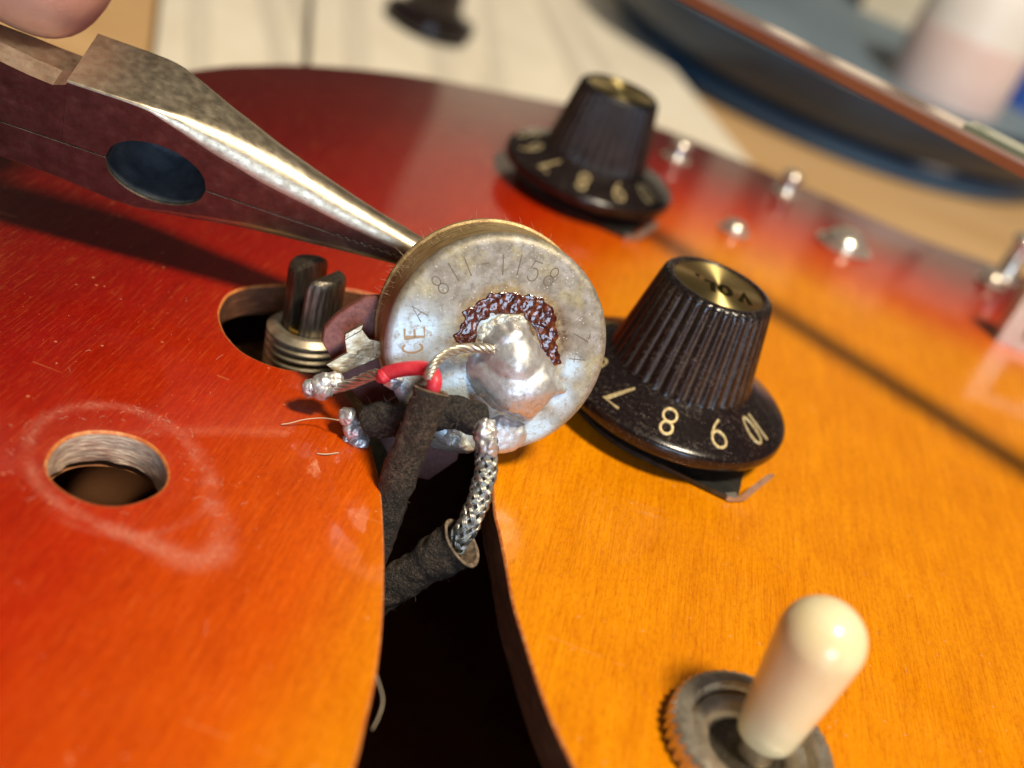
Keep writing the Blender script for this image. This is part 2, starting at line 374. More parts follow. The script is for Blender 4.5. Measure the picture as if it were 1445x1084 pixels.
m = Mat('cream_plastic')
b = m.mix(m.ramp(m.noise(.16, 4), [(.45, 0), (.7, .55)]), (.80, .71, .46), (.74, .52, .22))
m.set(base=b, rough=.24, sss=.35, coat=.3, coatr=.08); m.b.inputs['Subsurface Radius'].default_value = (2.2, 1.5, .7); m.b.inputs['Subsurface Scale'].default_value = 1.
m.bump(m.noise(.6, 4), .06, .2); M_CREAM = m.m
m = Mat('worn_nickel'); m.set(base=m.ramp(m.noise(.8, 5), [(.3, (.50, .42, .31)), (.55, (.64, .57, .45)), (.75, (.74, .68, .57))]), metal=.85, rough=m.ramp(m.noise(1.6, 4), [(.3, .26), (.7, .42)])); m.bump(m.noise(2.5, 5), .25, .1); M_NICK = m.m
m = Mat('washer_steel'); m.set(base=m.ramp(m.noise(.6, 5), [(.3, (.40, .38, .34)), (.7, (.66, .63, .57))]), metal=.8, rough=.34); m.bump(m.noise(2, 4), .15, .08); M_WASH = m.m
m = Mat('shaded_washer'); m.set(base=m.ramp(m.noise(.6, 5), [(.3, (.05, .055, .05)), (.7, (.12, .12, .11))]), metal=.8, rough=.4); M_WASHSHADE = m.m  # darker copy of the washer steel: shade under the knob put into colour
m = Mat('chrome'); m.set(base=m.ramp(m.noise(.3, 3), [(.3, (.66, .58, .48)), (.7, (.85, .78, .68))]), metal=.8, rough=.22); M_CHROME = m.m

m = Mat('skin')
b = m.ramp(m.noise(.12, 4), [(.3, (.62, .29, .22)), (.55, (.74, .42, .31)), (.75, (.70, .34, .28))])
m.set(base=b, rough=.45, sss=.3); m.b.inputs['Subsurface Radius'].default_value = (2.5, 1.0, .5); m.b.inputs['Subsurface Scale'].default_value = 1.
m.bump(m.math('ADD', m.noise(1, 3, m.map((3.2, .8, .8))), m.noise(3, 3)), .25, .12); M_SKIN = m.m

def plain(name, c0, c1, scale=.02, rough=.5, **k):
    m = Mat(name); m.set(base=m.ramp(m.noise(scale, 4), [(.3, c0), (.7, c1)]), rough=rough, **k); return m.m
m = Mat('bench_wood'); g = m.noise(1, 5, m.map((.010, .10, 1), (0, 0, .5)))
m.set(base=m.ramp(g, [(.3, (.54, .33, .15)), (.7, (.68, .45, .23))]), rough=.5); M_BENCH = m.m
M_PAPER = plain('cream_paper', (.74, .68, .56), (.84, .79, .68), .03, .8)
M_PRINTCOL = plain('pale_print', (.62, .57, .48), (.72, .67, .57), .3, .8)
M_PAPER2 = plain('grey_print', (.45, .42, .38), (.52, .50, .46), .05, .8)
M_BOWL = plain('navy_plastic', (.010, .022, .045), (.016, .040, .085), .03, .32)
M_BOWLRIM = plain('blue_plastic', (.03, .10, .22), (.05, .15, .30), .03, .35)
M_STRIP = plain('red_brown_strip', (.20, .060, .030), (.34, .12, .050), .04, .3, coat=.6)
M_STRIPG = plain('strip_highlight', (.42, .30, .25), (.62, .50, .44), .06, .18, coat=1., metal=.35)  # pale base paints the bright highlight along the strip's top edge
M_STRIPT = plain('green_strip_inlay', (.09, .15, .09), (.20, .26, .18), .05, .2, coat=1.)
M_WHITE = plain('white_plastic', (.70, .68, .66), (.80, .78, .75), .03, .4)
M_PINK = plain('pink_print', (.66, .50, .48), (.74, .62, .60), .05, .5)
M_BLUE = plain('blue_print', (.03, .09, .42), (.05, .14, .55), .05, .4)
M_CAPY = plain('cream_cap', (.78, .70, .48), (.84, .78, .58), .05, .4)
M_GREYBLUE = plain('lit_bowl_inside', (.10, .15, .20), (.18, .24, .30), .02, .7)  # light on the bowl's far inner wall is put into this paler colour

# ================================================================== GUITAR BODY
def resample(poly, step, closed=True):
    P = np.array([p[:2] for p in poly], float)
    if closed: P = np.vstack([P, P[:1]])
    L = np.concatenate([[0], np.cumsum(np.linalg.norm(np.diff(P, axis=0), axis=1))])
    k = max(3, int(L[-1]/step)); t = np.linspace(0, L[-1], k+1)
    Q = np.stack([np.interp(t, L, P[:, 0]), np.interp(t, L, P[:, 1])], 1)
    return Q[:-1] if closed else Q
def smooth_closed(P, n=6):
    P = [np.array(p[:2], float) for p in P]; m = len(P); out = []
    for i in range(m):
        a, b, c, d = P[i-1], P[i], P[(i+1) % m], P[(i+2) % m]
        for k in range(n):
            t = k/n; out.append(.5*(2*b+(c-a)*t+(2*a-5*b+4*c-d)*t*t+(3*b-a-3*c+d)*t**3))
    return out
DROP = 2.8; RECURVE = 46.
far = [onz(x, y, -DROP)[:2] for x, y in [(290, 97), (360, 92), (450, 93), (580, 106), (720, 132), (850, 158), (940, 184), (1130, 262), (1290, 333), (1420, 380)]]
outline = [(-92, 88), (-86, 120), (-76, 150)] + [tuple(p) for p in far] + [(120, 238), (170, 240), (230, 224), (300, 180), (335, 110), (320, 20), (230, -60), (110, -84), (20, -86), (-50, -62), (-84, -10), (-93, 40)]
outline = resample(smooth_closed(outline, 6), 3.0)
hole_c = onz(153.5, 659)[:2]; HOLE_R = 4.95
hole = np.array([hole_c+np.array([math.cos(t), math.sin(t)])*(HOLE_R+.05*math.sin(5*t+1)) for t in np.linspace(0, 2*math.pi, 90, endpoint=False)])
fh_px = [(310, 441), (320, 419), (337, 409), (361, 404), (410, 402), (460, 405), (510, 412), (560, 428), (610, 462), (650, 520), (680, 590), (692, 660), (697, 722), (703, 747), (712, 792), (723, 850), (739, 903), (759, 966), (781, 1024), (808, 1080), (850, 1170),
         (880, 1250), (700, 1330), (440, 1200), (480, 1125), (502, 1080), (518, 1015), (531, 957), (540, 886), (543, 810), (542, 747), (538, 689), (529, 646), (515, 606), (500, 572), (482, 548), (458, 534), (432, 525), (400, 520), (371, 511), (345, 498), (329, 484), (316, 466)]
fhole = resample(smooth_closed([onz(x, y)[:2] for x, y in fh_px], 8), .42)
def inside(P, poly):
    x, y = P[:, 0], P[:, 1]; r = np.zeros(len(P), bool); j = len(poly)-1
    for i in range(len(poly)):
        xi, yi = poly[i]; xj, yj = poly[j]
        if yi != yj:
            r ^= ((yi > y) != (yj > y)) & (x < (xj-xi)*(y-yi)/(yj-yi)+xi)
        j = i
    return r
def polydist(P, poly):
    best = np.full(len(P), 1e9)
    for i in range(len(poly)):
        a, b = poly[i-1], poly[i]; ab = b-a; t = np.clip(((P-a) @ ab)/(ab @ ab+1e-12), 0, 1)
        best = np.minimum(best, np.linalg.norm(P-a-t[:, None]*ab, axis=1))
    return best
def top_z(P):
    d = polydist(P, outline); return -DROP*np.clip(1-d/RECURVE, 0, 1)**2, d
def offset(poly, d):
    n = len(poly); area2 = sum(poly[i-1][0]*poly[i][1]-poly[i][0]*poly[i-1][1] for i in range(n)); s = 1 if area2 > 0 else -1
    t = np.roll(poly, -1, 0)-np.roll(poly, 1, 0); t /= np.linalg.norm(t, axis=1)[:, None]
    return poly+s*d*np.stack([t[:, 1], -t[:, 0]], 1)
LIP = .22
hole_o, fh_o = offset(hole, LIP), offset(fhole, LIP)
gx, gy = np.meshgrid(np.arange(-96, 340, 9.), np.arange(-90, 250, 9.)); coarse = np.stack([gx.ravel(), gy.ravel()], 1)
gx, gy = np.meshgrid(np.arange(-94, 120, 2.6), np.arange(36, 246, 2.6)); mid = np.stack([gx.ravel(), gy.ravel()], 1)
gx, gy = np.meshgrid(np.arange(-48, -8, .55), np.arange(58, 96, .55)); fine = np.stack([gx.ravel(), gy.ravel()], 1)
inm = lambda P, x0, x1, y0, y1: (P[:, 0] > x0) & (P[:, 0] < x1) & (P[:, 1] > y0) & (P[:, 1] < y1)
coarse = coarse[~inm(coarse, -95, 121, 35, 247)]; mid = mid[~inm(mid, -48.3, -8, 57.7, 96)]
G = np.concatenate([coarse, mid, fine]); G = G+rng.normal(0, .02, G.shape)
ok = inside(G, outline) & ~inside(G, hole_o) & ~inside(G, fh_o)
ok &= (polydist(G, outline) > 1.2) & (polydist(G, hole_o) > .3) & (polydist(G, fh_o) > .35)
G = G[ok]
loops = [outline, hole_o, fh_o]; V2 = []; E = []
for L in loops:
    b = len(V2); V2 += [Vector(p) for p in L]; E += [(b+i, b+(i+1) % len(L)) for i in range(len(L))]
V2 += [Vector(p) for p in G]
ov, oe, of, *_ = delaunay_2d_cdt(V2, E, [], 0, 1e-5)
ov = np.array([(v.x, v.y) for v in ov])
cen = np.array([ov[list(f)].mean(0) for f in of])
keep = inside(cen, outline) & ~inside(cen, hole_o) & ~inside(cen, fh_o)
zz, dd = top_z(ov)
body = empty('guitar_body', (100, 80, -45), 'red and amber sunburst guitar body with a dark sound hole and an empty round hole', 'guitar body')
mb = MB(); mb.add([(p[0], p[1], z) for p, z in zip(ov, zz)], [tuple(f) for f, k in zip(of, keep) if k])
top = mb.build('top', M_TOP, body, sharp=0)
me = top.data
nmz = np.array([p.normal.z for p in me.polygons])
if nmz.mean() < 0: me.flip_normals()
a_ = me.attributes.new('edge_dist', 'FLOAT', 'POINT'); bx = np.clip((ov[:, 0]+15)/55, 0, 1); bx = bx*bx*(3-2*bx)
a_.data.foreach_set('value', (dd/100.*(.89+.62*bx)).astype(np.float32))
# worn ring left by the nut and pointer that sat round the empty hole: a tear-drop track
trk = np.array([onz(x, y)[:2] for x, y in [(40, 620), (75, 585), (135, 572), (205, 583), (255, 612), (282, 655), (303, 705), (318, 745), (310, 783), (270, 793), (215, 770), (150, 742), (85, 712), (45, 668)]])
trk = resample(smooth_closed(trk, 5), .5)
dt = polydist(ov, trk); ins_ = inside(ov, trk)
tip_w = np.exp(-((ov-onz(290, 770)[:2])**2).sum(1)/30.)
wear = np.exp(-(dt/(.5+.8*tip_w))**2)*(.85+.35*tip_w)
r2 = np.linalg.norm(ov-hole_c-np.array([1.2, 0]), axis=1); wear += np.exp(-((r2-8.0)/.35)**2)*.55*np.clip((ov[:, 0]-hole_c[0]+2)/4, 0, 1)
wear += ins_*.10*np.exp(-np.abs(np.linalg.norm(ov-hole_c, axis=1)-HOLE_R-1.6)/1.2)
rim_w = np.exp(-(np.linalg.norm(ov-hole_c, axis=1)-HOLE_R)/.35)*.35
wear = np.clip(wear+rim_w, 0, 1)
a_ = me.attributes.new('wear', 'FLOAT', 'POINT'); a_.data.foreach_set('value', wear.astype(np.float32))
def wall(name, lo, li, depth, mat_w, parts=4, rough=.0):
    n = len(li); z0 = top_z(lo)[0]; z1 = top_z(li)[0]
    mb = MB(); vs = [(p[0], p[1], z) for p, z in zip(lo, z0)]+[(p[0]*.6+q[0]*.4, p[1]*.6+q[1]*.4, z-.05) for p, q, z in zip(li, lo, z1)]+[(p[0], p[1], z-.26) for p, z in zip(li, z1)]
    fs = [(r*n+i, r*n+(i+1) % n, (r+1)*n+(i+1) % n, (r+1)*n+i) for r in range(2) for i in range(n)]
    lip = mb.add(vs, fs).build(name+'_lip', M_LIP, body, sharp=0)
    mb = MB(); vs = []
    for r in range(parts+1):
        z = -.26-(depth-.26)*r/parts
        for i, p in enumerate(li):
            j = rough*noise.noise(Vector((p[0]*.8, p[1]*.8, z*2.5))); c = li.mean(0); d = (p-c)/np.linalg.norm(p-c)
            vs.append((*(p+d*(j if r else 0)), z+z1[i]))
    fs = [(r*n+i, r*n+(i+1) % n, (r+1)*n+(i+1) % n, (r+1)*n+i) for r in range(parts) for i in range(n)]
    return mb.add(vs, fs).build(name+'_wall', mat_w, body)
wall('round_hole', hole_o, hole, 3.4, M_RAW, 6, .22)
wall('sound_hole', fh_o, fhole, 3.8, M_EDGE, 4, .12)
# underside of the top, rim and back of the hollow body
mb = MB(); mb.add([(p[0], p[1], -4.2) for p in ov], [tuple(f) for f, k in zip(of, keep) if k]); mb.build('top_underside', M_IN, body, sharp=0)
n = len(outline); zt = top_z(outline)[0]; mb = MB()
vs = [(p[0], p[1], z) for p, z in zip(outline, zt)]+[(p[0]*1.0, p[1], z-1.0) for p, z in zip(offset(outline, .7), zt)]+[(p[0], p[1], -44) for p in offset(outline, .7)]
mb.add(vs, [(r*n+i, r*n+(i+1) % n, (r+1)*n+(i+1) % n, (r+1)*n+i) for r in range(2) for i in range(n)])
side = mb.build('side', M_TOP, body)
mb = MB(); mb.add([(p[0], p[1], -44) for p in outline], [tuple(range(n))]); mb.build('back', M_IN, body, smooth=False)

mb = MB(); pts = []; ns = []
for _ in range(230):
    if random.random() < .55:
        q = trk[random.randrange(len(trk))]+rng.normal(0, 1.3, 2)
    else:
        q = onz(random.uniform(0, 1400), random.uniform(380, 1080))[:2]
    if inside(q[None], fh_o)[0] or inside(q[None], hole_o)[0]: continue
    pts.append((q[0], q[1], .03)); ns.append((random.gauss(0, 1), random.gauss(0, 1), .08))
M_DUST = Mat('pale_dust'); M_DUST.set(base=(.62, .38, .24), rough=.8); M_DUST = M_DUST.m
lint = hairs(mb, pts, ns, .15, .8, .014).build('dust_lint', M_DUST, body); lint['kind'] = 'stuff'

# ================================================================== KNOBS
SKL = lambda r: 7.2-(r-8.7)*(2.5/5.6)
def make_knob(pos):
    k = empty('control_knob', pos)
    mb = MB(); prof = [(0, 3.0), (13.9, 2.9), (14.35, 3.05), (14.5, 3.4), (14.5, 4.2), (14.42, 4.5), (14.2, 4.74), (13.6, SKL(13.6)+.02)]
    prof += [(r, SKL(r)) for r in (12.5, 11, 9.8, 8.9)]+[(8.2, 7.6), (6, 7.6), (0, 7.6)]
    mb.lathe(prof, 128).build('skirt', M_SKIRT, k, local=True, sharp=0)
    # fluted cap
    NF = 34; nseg = NF*10; zs = [6.6, 7.0, 7.6, 9, 11, 13, 15, 16.6, 17.4, 17.9, 18.2, 18.42, 18.52]
    rs = []
    for z in zs: rs.append(8.75-(z-7)*(2.15/11.2))
    for i, dr in ((-4, .02), (-3, .12), (-2, .38), (-1, .75)): rs[i] -= dr
    rs[0] += .25; rs[1] += .06
    vs = []; fs = []; gv = []
    for i, (r, z) in enumerate(zip(rs, zs)):
        amp = .42*min(1, max(0, (18.45-z)/.7))*(1 if z > 7.4 else .5)
        for j in range(nseg):
            t = 2*math.pi*j/nseg; q = abs(math.sin(NF*t/2)); g = 1-q**.8
            rr = r-amp*g; vs.append((rr*math.cos(t), rr*math.sin(t), z)); gv.append(max(0, g*1.5-.45)*min(1, max(0, (18.0-z)/1.0)))
    extra = [(5.55, 18.5), (5.42, 18.38), (5.40, 18.1), (0, 18.1)]
    for r, z in extra:
        for j in range(nseg): t = 2*math.pi*j/nseg; vs.append((r*math.cos(t), r*math.sin(t), z)); gv.append(0)
    m_ = len(zs)+len(extra)
    for i in range(m_-1):
        for j in range(nseg): fs.append((i*nseg+j, i*nseg+(j+1) % nseg, (i+1)*nseg+(j+1) % nseg, (i+1)*nseg+j))
    o = MB().add(vs, fs).build('fluted_cap', M_CAP, k, local=True, sharp=0)
    a = o.data.attributes.new('groove', 'FLOAT', 'POINT'); a.data.foreach_set('value', gv)
    d = MB().lathe([(0, 18.15), (5.38, 18.15), (5.38, 18.28), (5.30, 18.33), (0, 18.335)], 96).build('gold_disc', M_DISC, k, local=True)
    for kk in range(1, 11):
        th = math.radians(-91.5+(kk-8)*30)
        mb = MB(); s_ = str(kk)
        for ci, ch in enumerate(s_):
            off = (ci-.5)*1.35*(1 if len(s_) == 2 else 0)+(.0 if len(s_) == 2 else 0)
            if len(s_) == 2: off = (-1.05, .45)[ci]
            def fn(x, y, h, off=off):
                r = 11.45+y*1.0; a_ = th-(x+off)/11.5
                return (r*math.cos(a_), r*math.sin(a_), SKL(r)+h)
            glyph(mb, ch, .35, fn, .10, 3.1 if len(s_) == 1 else 2.7, 3.15)
        mb.build('numeral', M_GOLDNUM, k, local=True, sharp=30)
    return k, d
KA = onz(928.15, 584.3); KB = onz(820.3, 271.6)
knobA, discA = make_knob(KA)
tag(knobA, 'black fluted witch-hat knob with a gold disc printed VOL. beside the lifted potentiometer', 'knob', 'witch-hat knobs on the guitar top')
def clone(o, parent=None):
    c = o.copy(); col.objects.link(c)
    if parent is not None: c.parent = parent; c.matrix_parent_inverse = o.matrix_parent_inverse.copy()
    for ch in list(o.children): clone(ch, c)
    return c
knobB = clone(knobA); knobB.matrix_world = Matrix.Translation(Vector(KB))
knobB['label'] = 'blurred black fluted witch-hat knob on the dark red part of the guitar top'
# VOL. print (knob A only)
mb = MB(); e1 = onz(1072, 431, 18.33)-onz(955, 382, 18.33); ang = math.atan2(e1[1], e1[0])
pv = [(1051, 421), (1023.5, 410), (1001.5, 403), (984.5, 393.5)]
for ch, (x, y) in zip('VOL.', pv):
    c = onz(x, y, 18.34)-KA
    def fn(gx_, gy_, h, c=c):
        a = math.pi+math.radians(4)
        return (c[0]+gx_*math.cos(a)-gy_*math.sin(a), c[1]+gx_*math.sin(a)+gy_*math.cos(a), 18.335+max(h, -.004))
    glyph(mb, ch, .66, fn, .05, 1.75, 2.2)
mb.build('lettering', M_PRINT, discA, local=True, smooth=False)
# pointer washers
def make_pointer(pos, label):
    p = empty('pointer_washer', pos, label, 'pointer washer', 'pointer washers under the knobs')
    tip = onz(1034, 703, .5)-KA; bend = onz(1046, 704, .6)-KA; end = onz(1087, 672, 3.0)-KA
    r = 11.6; D = math.hypot(tip[0], tip[1]); th = math.atan2(tip[1], tip[0]); al = math.acos(r/D)
    poly = [(r*math.cos(t), r*math.sin(t)) for t in np.linspace(th+al, th-al+2*math.pi, 50)]
    w = np.array([-math.sin(th), math.cos(th)])*.7
    poly += [tuple(tip[:2]-w), tuple(tip[:2]+w)]
    MB().prism(poly, .25, .75).build('washer_plate', M_WASHSHADE, p, local=True, smooth=False)
    mb = MB(); P = smoothpath([tip*[.96, .96, 1], tip, bend, (bend+end)/2, end], 5); vs = []; fs = []
    dirp = np.array([-math.sin(th), math.cos(th), 0])
    for i, q in enumerate(P):
        hw = 1.0*(1-.3*i/len(P))
        for sx_, dz in ((-1, -.3), (-1, .3), (1, .3), (1, -.3)): vs.append(q+dirp*hw*sx_*.8+np.array([0, 0, dz]))
    for i in range(len(P)-1):
        for j in range(4): fs.append((i*4+j, i*4+(j+1) % 4, (i+1)*4+(j+1) % 4, (i+1)*4+j))
    fs.append((3, 2, 1, 0)); e_ = (len(P)-1)*4; fs.append((e_, e_+1, e_+2, e_+3))
    mb.add(vs, fs).build('bent_tip', M_WASH, p, local=True)
    MB().lathe([(3.2, .75), (5.5, .75), (5.5, 2.9), (3.2, 2.9)], 6, closed=True).build('hex_nut', M_NICK, p, local=True, smooth=False)
    return p
make_pointer(KA, 'bent steel pointer washer under the VOL. knob')
make_pointer(KB, 'blurred steel pointer washer under the knob on the dark red area')

# ================================================================== LIFTED POTENTIOMETER
PC = atd(704.5, 490, 111.)
ax = RM @ np.array([-.22, -.29, .93]); ax /= np.linalg.norm(ax); PN = -ax
pu = np.cross(RM @ np.array([0, -1., 0]), PN); pu /= np.linalg.norm(pu); pv_ = np.cross(PN, pu)
PM = Matrix(((pu[0], pv_[0], PN[0], PC[0]), (pu[1], pv_[1], PN[1], PC[1]), (pu[2], pv_[2], PN[2], PC[2]), (0, 0, 0, 1)))
def pl(x, y, h=0.):
    q = onplane(x, y, PC+PN*h, PN)-PC; return np.array([q @ pu, q @ pv_, h])
pot = empty('potentiometer', label='round metal-backed potentiometer with a solder blob, lifted out of the sound hole', cat='potentiometer', group='guitar potentiometers', mat=PM)
PR = 11.15
prof = [(0, 0)]+[(r, 0.) for r in np.linspace(.25, PR-.9, 52)]+[(PR-.9+.9*math.sin(a), -.9+.9*math.cos(a)) for a in np.linspace(.2, 1.5, 7)]
canf = MB().lathe(prof+[(PR+.0, -1.2)], 160).build('can_face', M_CAN, pot, local=True, sharp=0)
# tinned (whitened) patches where solder has been
co = np.array([v.co for v in canf.data.vertices]); tin = np.zeros(len(co))
for x, y, r in [(578, 480, 2.9), (562, 495, 1.9), (600, 462, 1.3), (640, 560, 2.0), (655, 545, 1.6), (690, 455, 1.0), (650, 600, 2.2), (700, 640, 2.6), (760, 610, 1.6), (790, 560, 1.2), (640, 640, 2.2), (806, 520, 1.0), (560, 540, 1.6)]:
    c = pl(x, y); tin = np.maximum(tin, 1.5*np.exp(-((co[:, :2]-c[:2])**2).sum(1)/(r*r)))
a = canf.data.attributes.new('tinned', 'FLOAT', 'POINT'); a.data.foreach_set('value', np.clip(tin, 0, 1).astype(np.float32))
MB().lathe([(PR, -1.2), (PR, -7.2), (PR+.25, -7.35), (PR+.25, -8.0), (PR-.5, -8.1), (0, -8.1)], 160).build('can_side', M_CANSIDE, pot, local=True)
MB().lathe([(4.7, -8.1), (4.7, -15.0), (3.1, -15.2), (3.1, -17), (0, -17)], 40, mod=lambda r, z, t: r+(.12*math.sin(z*9) if r > 4 else 0)).build('bushing', M_BUSH, pot, local=True)
# fuzz of dust along the far edge of the can
mb = MB(); pts = []; ns = []
for _ in range(300):
    t = math.radians(random.uniform(28, 168)); z = random.uniform(-7.9, -3.5); pts.append((PR*math.cos(t), PR*math.sin(t), z)); ns.append((math.cos(t), math.sin(t), random.uniform(-.3, .5)))
o = hairs(mb, pts, ns, .2, .9, .012, .55).build('dust_fuzz', M_FIB, pot, local=True); o['kind'] = 'stuff'
mb = MB(); pts = []; ns = []
for _ in range(60):
    t = random.uniform(0, 6.28); r = PR*math.sqrt(random.random())*.98; pts.append((r*math.cos(t), r*math.sin(t), 0.02)); ns.append((random.gauss(0, 1), random.gauss(0, 1), .25))
o = hairs(mb, pts, ns, .3, 1.2, .014).build('surface_lint', M_FIB, pot, local=True); o['kind'] = 'stuff'
# stamped characters
def stamp(chars, mat, name, size, w, h=.012):
    for ch, x, y, rot in chars:
        mb = MB(); c = pl(x, y)
        def fn(gx_, gy_, hh, c=c, rot=rot):
            a = math.radians(rot); return (c[0]+gx_*math.cos(a)-gy_*math.sin(a), c[1]+gx_*math.sin(a)+gy_*math.cos(a), max(hh, -.004))
        glyph(mb, ch, w, fn, h, size*.85, size); mb.build(name, mat, pot, local=True, smooth=False)
def radrot(x, y):
    c = pl(x, y); return math.degrees(math.atan2(c[1], c[0]))-90
S_ = [('8', 621, 402), ('1', 640, 384), ('1', 660, 376), ('-', 685, 372), ('1', 710, 374), ('1', 733, 374), ('5', 754, 383), ('8', 778, 391)]
stamp([(c, x, y, radrot(x, y)) for c, x, y in S_], M_STAMP, 'stamped_character', 2.0, .12)
stamp([('A', 590, 441, 45), ('4', 815, 505, -95), ('7', 820, 475, -100)], M_STAMP, 'stamped_character', 1.7, .10)
stamp([('C', 582, 491, 95), ('E', 585, 470, 95)], M_INK, 'printed_character', 1.9, .24)

def blob(polys, H, wdt, hfun=None, step=.16, nz=(0, 1.), sink=.08, z0=0., jamp=.22):
    """lump standing on the can face inside px polygons; returns MB in pot-local coordinates"""
    Ps = [np.array([pl(x, y)[:2] for x, y in p]) for p in polys]
    Ps = [np.array(smooth_closed(p, 4)) for p in Ps]
    lo = np.min([p.min(0) for p in Ps], 0)-.5; hi = np.max([p.max(0) for p in Ps], 0)+.5
    xs = np.arange(lo[0], hi[0], step); ys = np.arange(lo[1], hi[1], step); GX, GY = np.meshgrid(xs, ys); Q = np.stack([GX.ravel(), GY.ravel()], 1)
    jit = np.array([[noise.noise(Vector((q[0]*1.3, q[1]*1.3, 3))), noise.noise(Vector((q[0]*1.3, q[1]*1.3, 9)))] for q in Q])*jamp
    d = np.full(len(Q), -9.)
    for p in Ps:
        s = np.where(inside(Q+jit, p), 1, -1)*polydist(Q+jit, p); d = np.maximum(d, s)
    t = np.clip(d/wdt, 0, 1); h = H*np.sqrt(1-(1-t)**2)
    if hfun is not None: h = np.maximum(h, 0)+hfun(Q)*np.clip(d/.8, 0, 1)
    nzv = np.array([noise.fractal(Vector((q[0]*nz[1], q[1]*nz[1], 1.7)), 1., 2., 4) for q in Q])
    h = h+nz[0]*nzv*np.clip(d/.35, 0, 1)
    h = np.where(d > 0, np.maximum(h, .02), -sink)+z0
    rq = np.linalg.norm(Q, axis=1); uu = np.clip((rq-(PR-.9))/.9, 0, 1); h = h-.9*(1-np.sqrt(1-uu*uu))-np.clip(rq-PR, 0, 9)*2.2
    nx, ny = len(xs), len(ys); idx = np.arange(nx*ny).reshape(ny, nx); fs = []
    keepv = d > -step*1.5
    for j in range(ny-1):
        for i in range(nx-1):
            q = (idx[j, i], idx[j, i+1], idx[j+1, i+1], idx[j+1, i])
            if all(keepv[k] for k in q): fs.append(q)
    used = sorted({k for q in fs for k in q}); mp = {k: i for i, k in enumerate(used)}
    return MB().add([(Q[k][0], Q[k][1], h[k]) for k in used], [tuple(mp[k] for k in q) for q in fs])
def g2(x, y, r, A, ex=1., rot=0.):
    c = pl(x, y)[:2]
    return lambda Q: A*np.clip(1-((Q-c)**2).sum(1)/(r*r), 0, 1)**1.25
cr = lambda x, y: (520+x/2.853, 300+y/2.853)
main = [cr(*p) for p in [(395, 620), (405, 575), (440, 545), (462, 500), (500, 455), (560, 425), (625, 440), (655, 490), (700, 550), (735, 600), (760, 660), (795, 722), (740, 735), (700, 780), (645, 838), (580, 812), (500, 785), (450, 740), (408, 690)]]
lobes = [g2(727, 541, 4.9, 2.4), g2(721, 476, 3.6, 1.3), g2(765, 540, 2.6, .5)]
blob([main], .9, 1.5, lambda Q: sum(l(Q) for l in lobes), .14, (.05, .8)).build('solder_blob', M_SOLDER, pot, local=True, sharp=0)
flux = [cr(*p) for p in [(350, 525), (362, 470), (395, 395), (450, 350), (520, 322), (600, 325), (680, 348), (738, 380), (757, 430), (762, 520), (772, 600), (748, 625), (715, 590), (690, 525), (645, 440), (600, 405), (555, 402), (490, 420), (440, 465), (432, 530)]]
blob([flux], .09, .5, None, .11, (.09, 1.7), jamp=.45).build('burnt_flux_ring', M_FLUX, pot, local=True, sharp=0)
st = np.array(smooth_closed([pl(*cr(*p))[:2] for p in [(335, 540), (350, 500), (385, 395), (450, 340), (530, 312), (620, 316), (700, 342), (750, 375), (770, 430), (778, 520), (795, 640), (760, 720), (700, 800), (640, 850), (560, 830), (380, 640)]], 4))
dj = np.array([noise.noise(Vector((q[0]*.6, q[1]*.6, 4))) for q in co])*.8
sd = np.where(inside(co[:, :2], st), 1, -1)*polydist(co[:, :2], st)+dj
a = canf.data.attributes.new('flux_stain', 'FLOAT', 'POINT'); a.data.foreach_set('value', np.clip((sd+.9)/1.1, 0, 1).astype(np.float32))
fp = np.array(smooth_closed([pl(*cr(*p))[:2] for p in flux], 4)); mp2 = np.array(smooth_closed([pl(*cr(*p))[:2] for p in main], 4))
fe = np.maximum(np.exp(-np.abs(polydist(co[:, :2], fp)+dj*.25)/.75), .9*np.exp(-np.abs(polydist(co[:, :2], mp2)+dj*.25)/.50))
a = canf.data.attributes.new('burn_edge', 'FLOAT', 'POINT'); a.data.foreach_set('value', np.clip(fe, 0, 1).astype(np.float32))
crust = [cr(*p) for p in [(432, 530), (445, 470), (500, 425), (560, 405), (620, 420), (640, 445), (600, 470), (540, 450), (480, 500), (465, 560)]]
blob([crust], .28, .4, None, .13, (.3, 2.8)).build('white_residue', M_OXIDE, pot, local=True, sharp=0)
low = [(692, 591), (716, 588), (742, 604), (736, 630), (712, 655), (694, 648), (680, 622)]
blob([low], .75, 1.6, None, .15, (.05, 1.)).build('solder_fillet', M_SOLDER, pot, local=True, sharp=0)
lowl = [(612, 640), (628, 612), (640, 596), (660, 622), (672, 655), (640, 660), (618, 655)]
blob([lowl], .6, 1.0, None, .15, (.35, 1.6)).build('solder_crust', M_OXIDE, pot, local=True, sharp=0)
# phenolic terminal board and lugs
bp = [pl(x, y, -8.2)[:2] for x, y in [(560, 415), (538, 419), (516, 419), (494, 432), (474, 446), (458, 463), (454, 482), (468, 506), (488, 545), (511, 568), (530, 610), (552, 650), (580, 672), (605, 678), (645, 650), (660, 600), (620, 480)]]
MB().prism([tuple(p) for p in bp][::-1], -9.5, -8.15, bev=.15).build('terminal_board', M_PHEN, pot, local=True, sharp=30)
def plate(pxs, h, th, name, mat, bev=.08):
    P = [tuple(pl(x, y, h)[:2]) for x, y in pxs]
    ar = sum(P[i-1][0]*P[i][1]-P[i][0]*P[i-1][1] for i in range(len(P)))
    if ar < 0: P = P[::-1]
    return MB().prism(P, h-th, h, bev=bev).build(name, mat, pot, local=True, sharp=25)
def tri_plate(pxs, h, th, name, mat):
    return plate(pxs, h, th, name, mat)
plate([(460, 515), (490, 497), (533, 484), (545, 500), (508, 517), (478, 530)], -5.6, .55, 'lug', M_LUG)
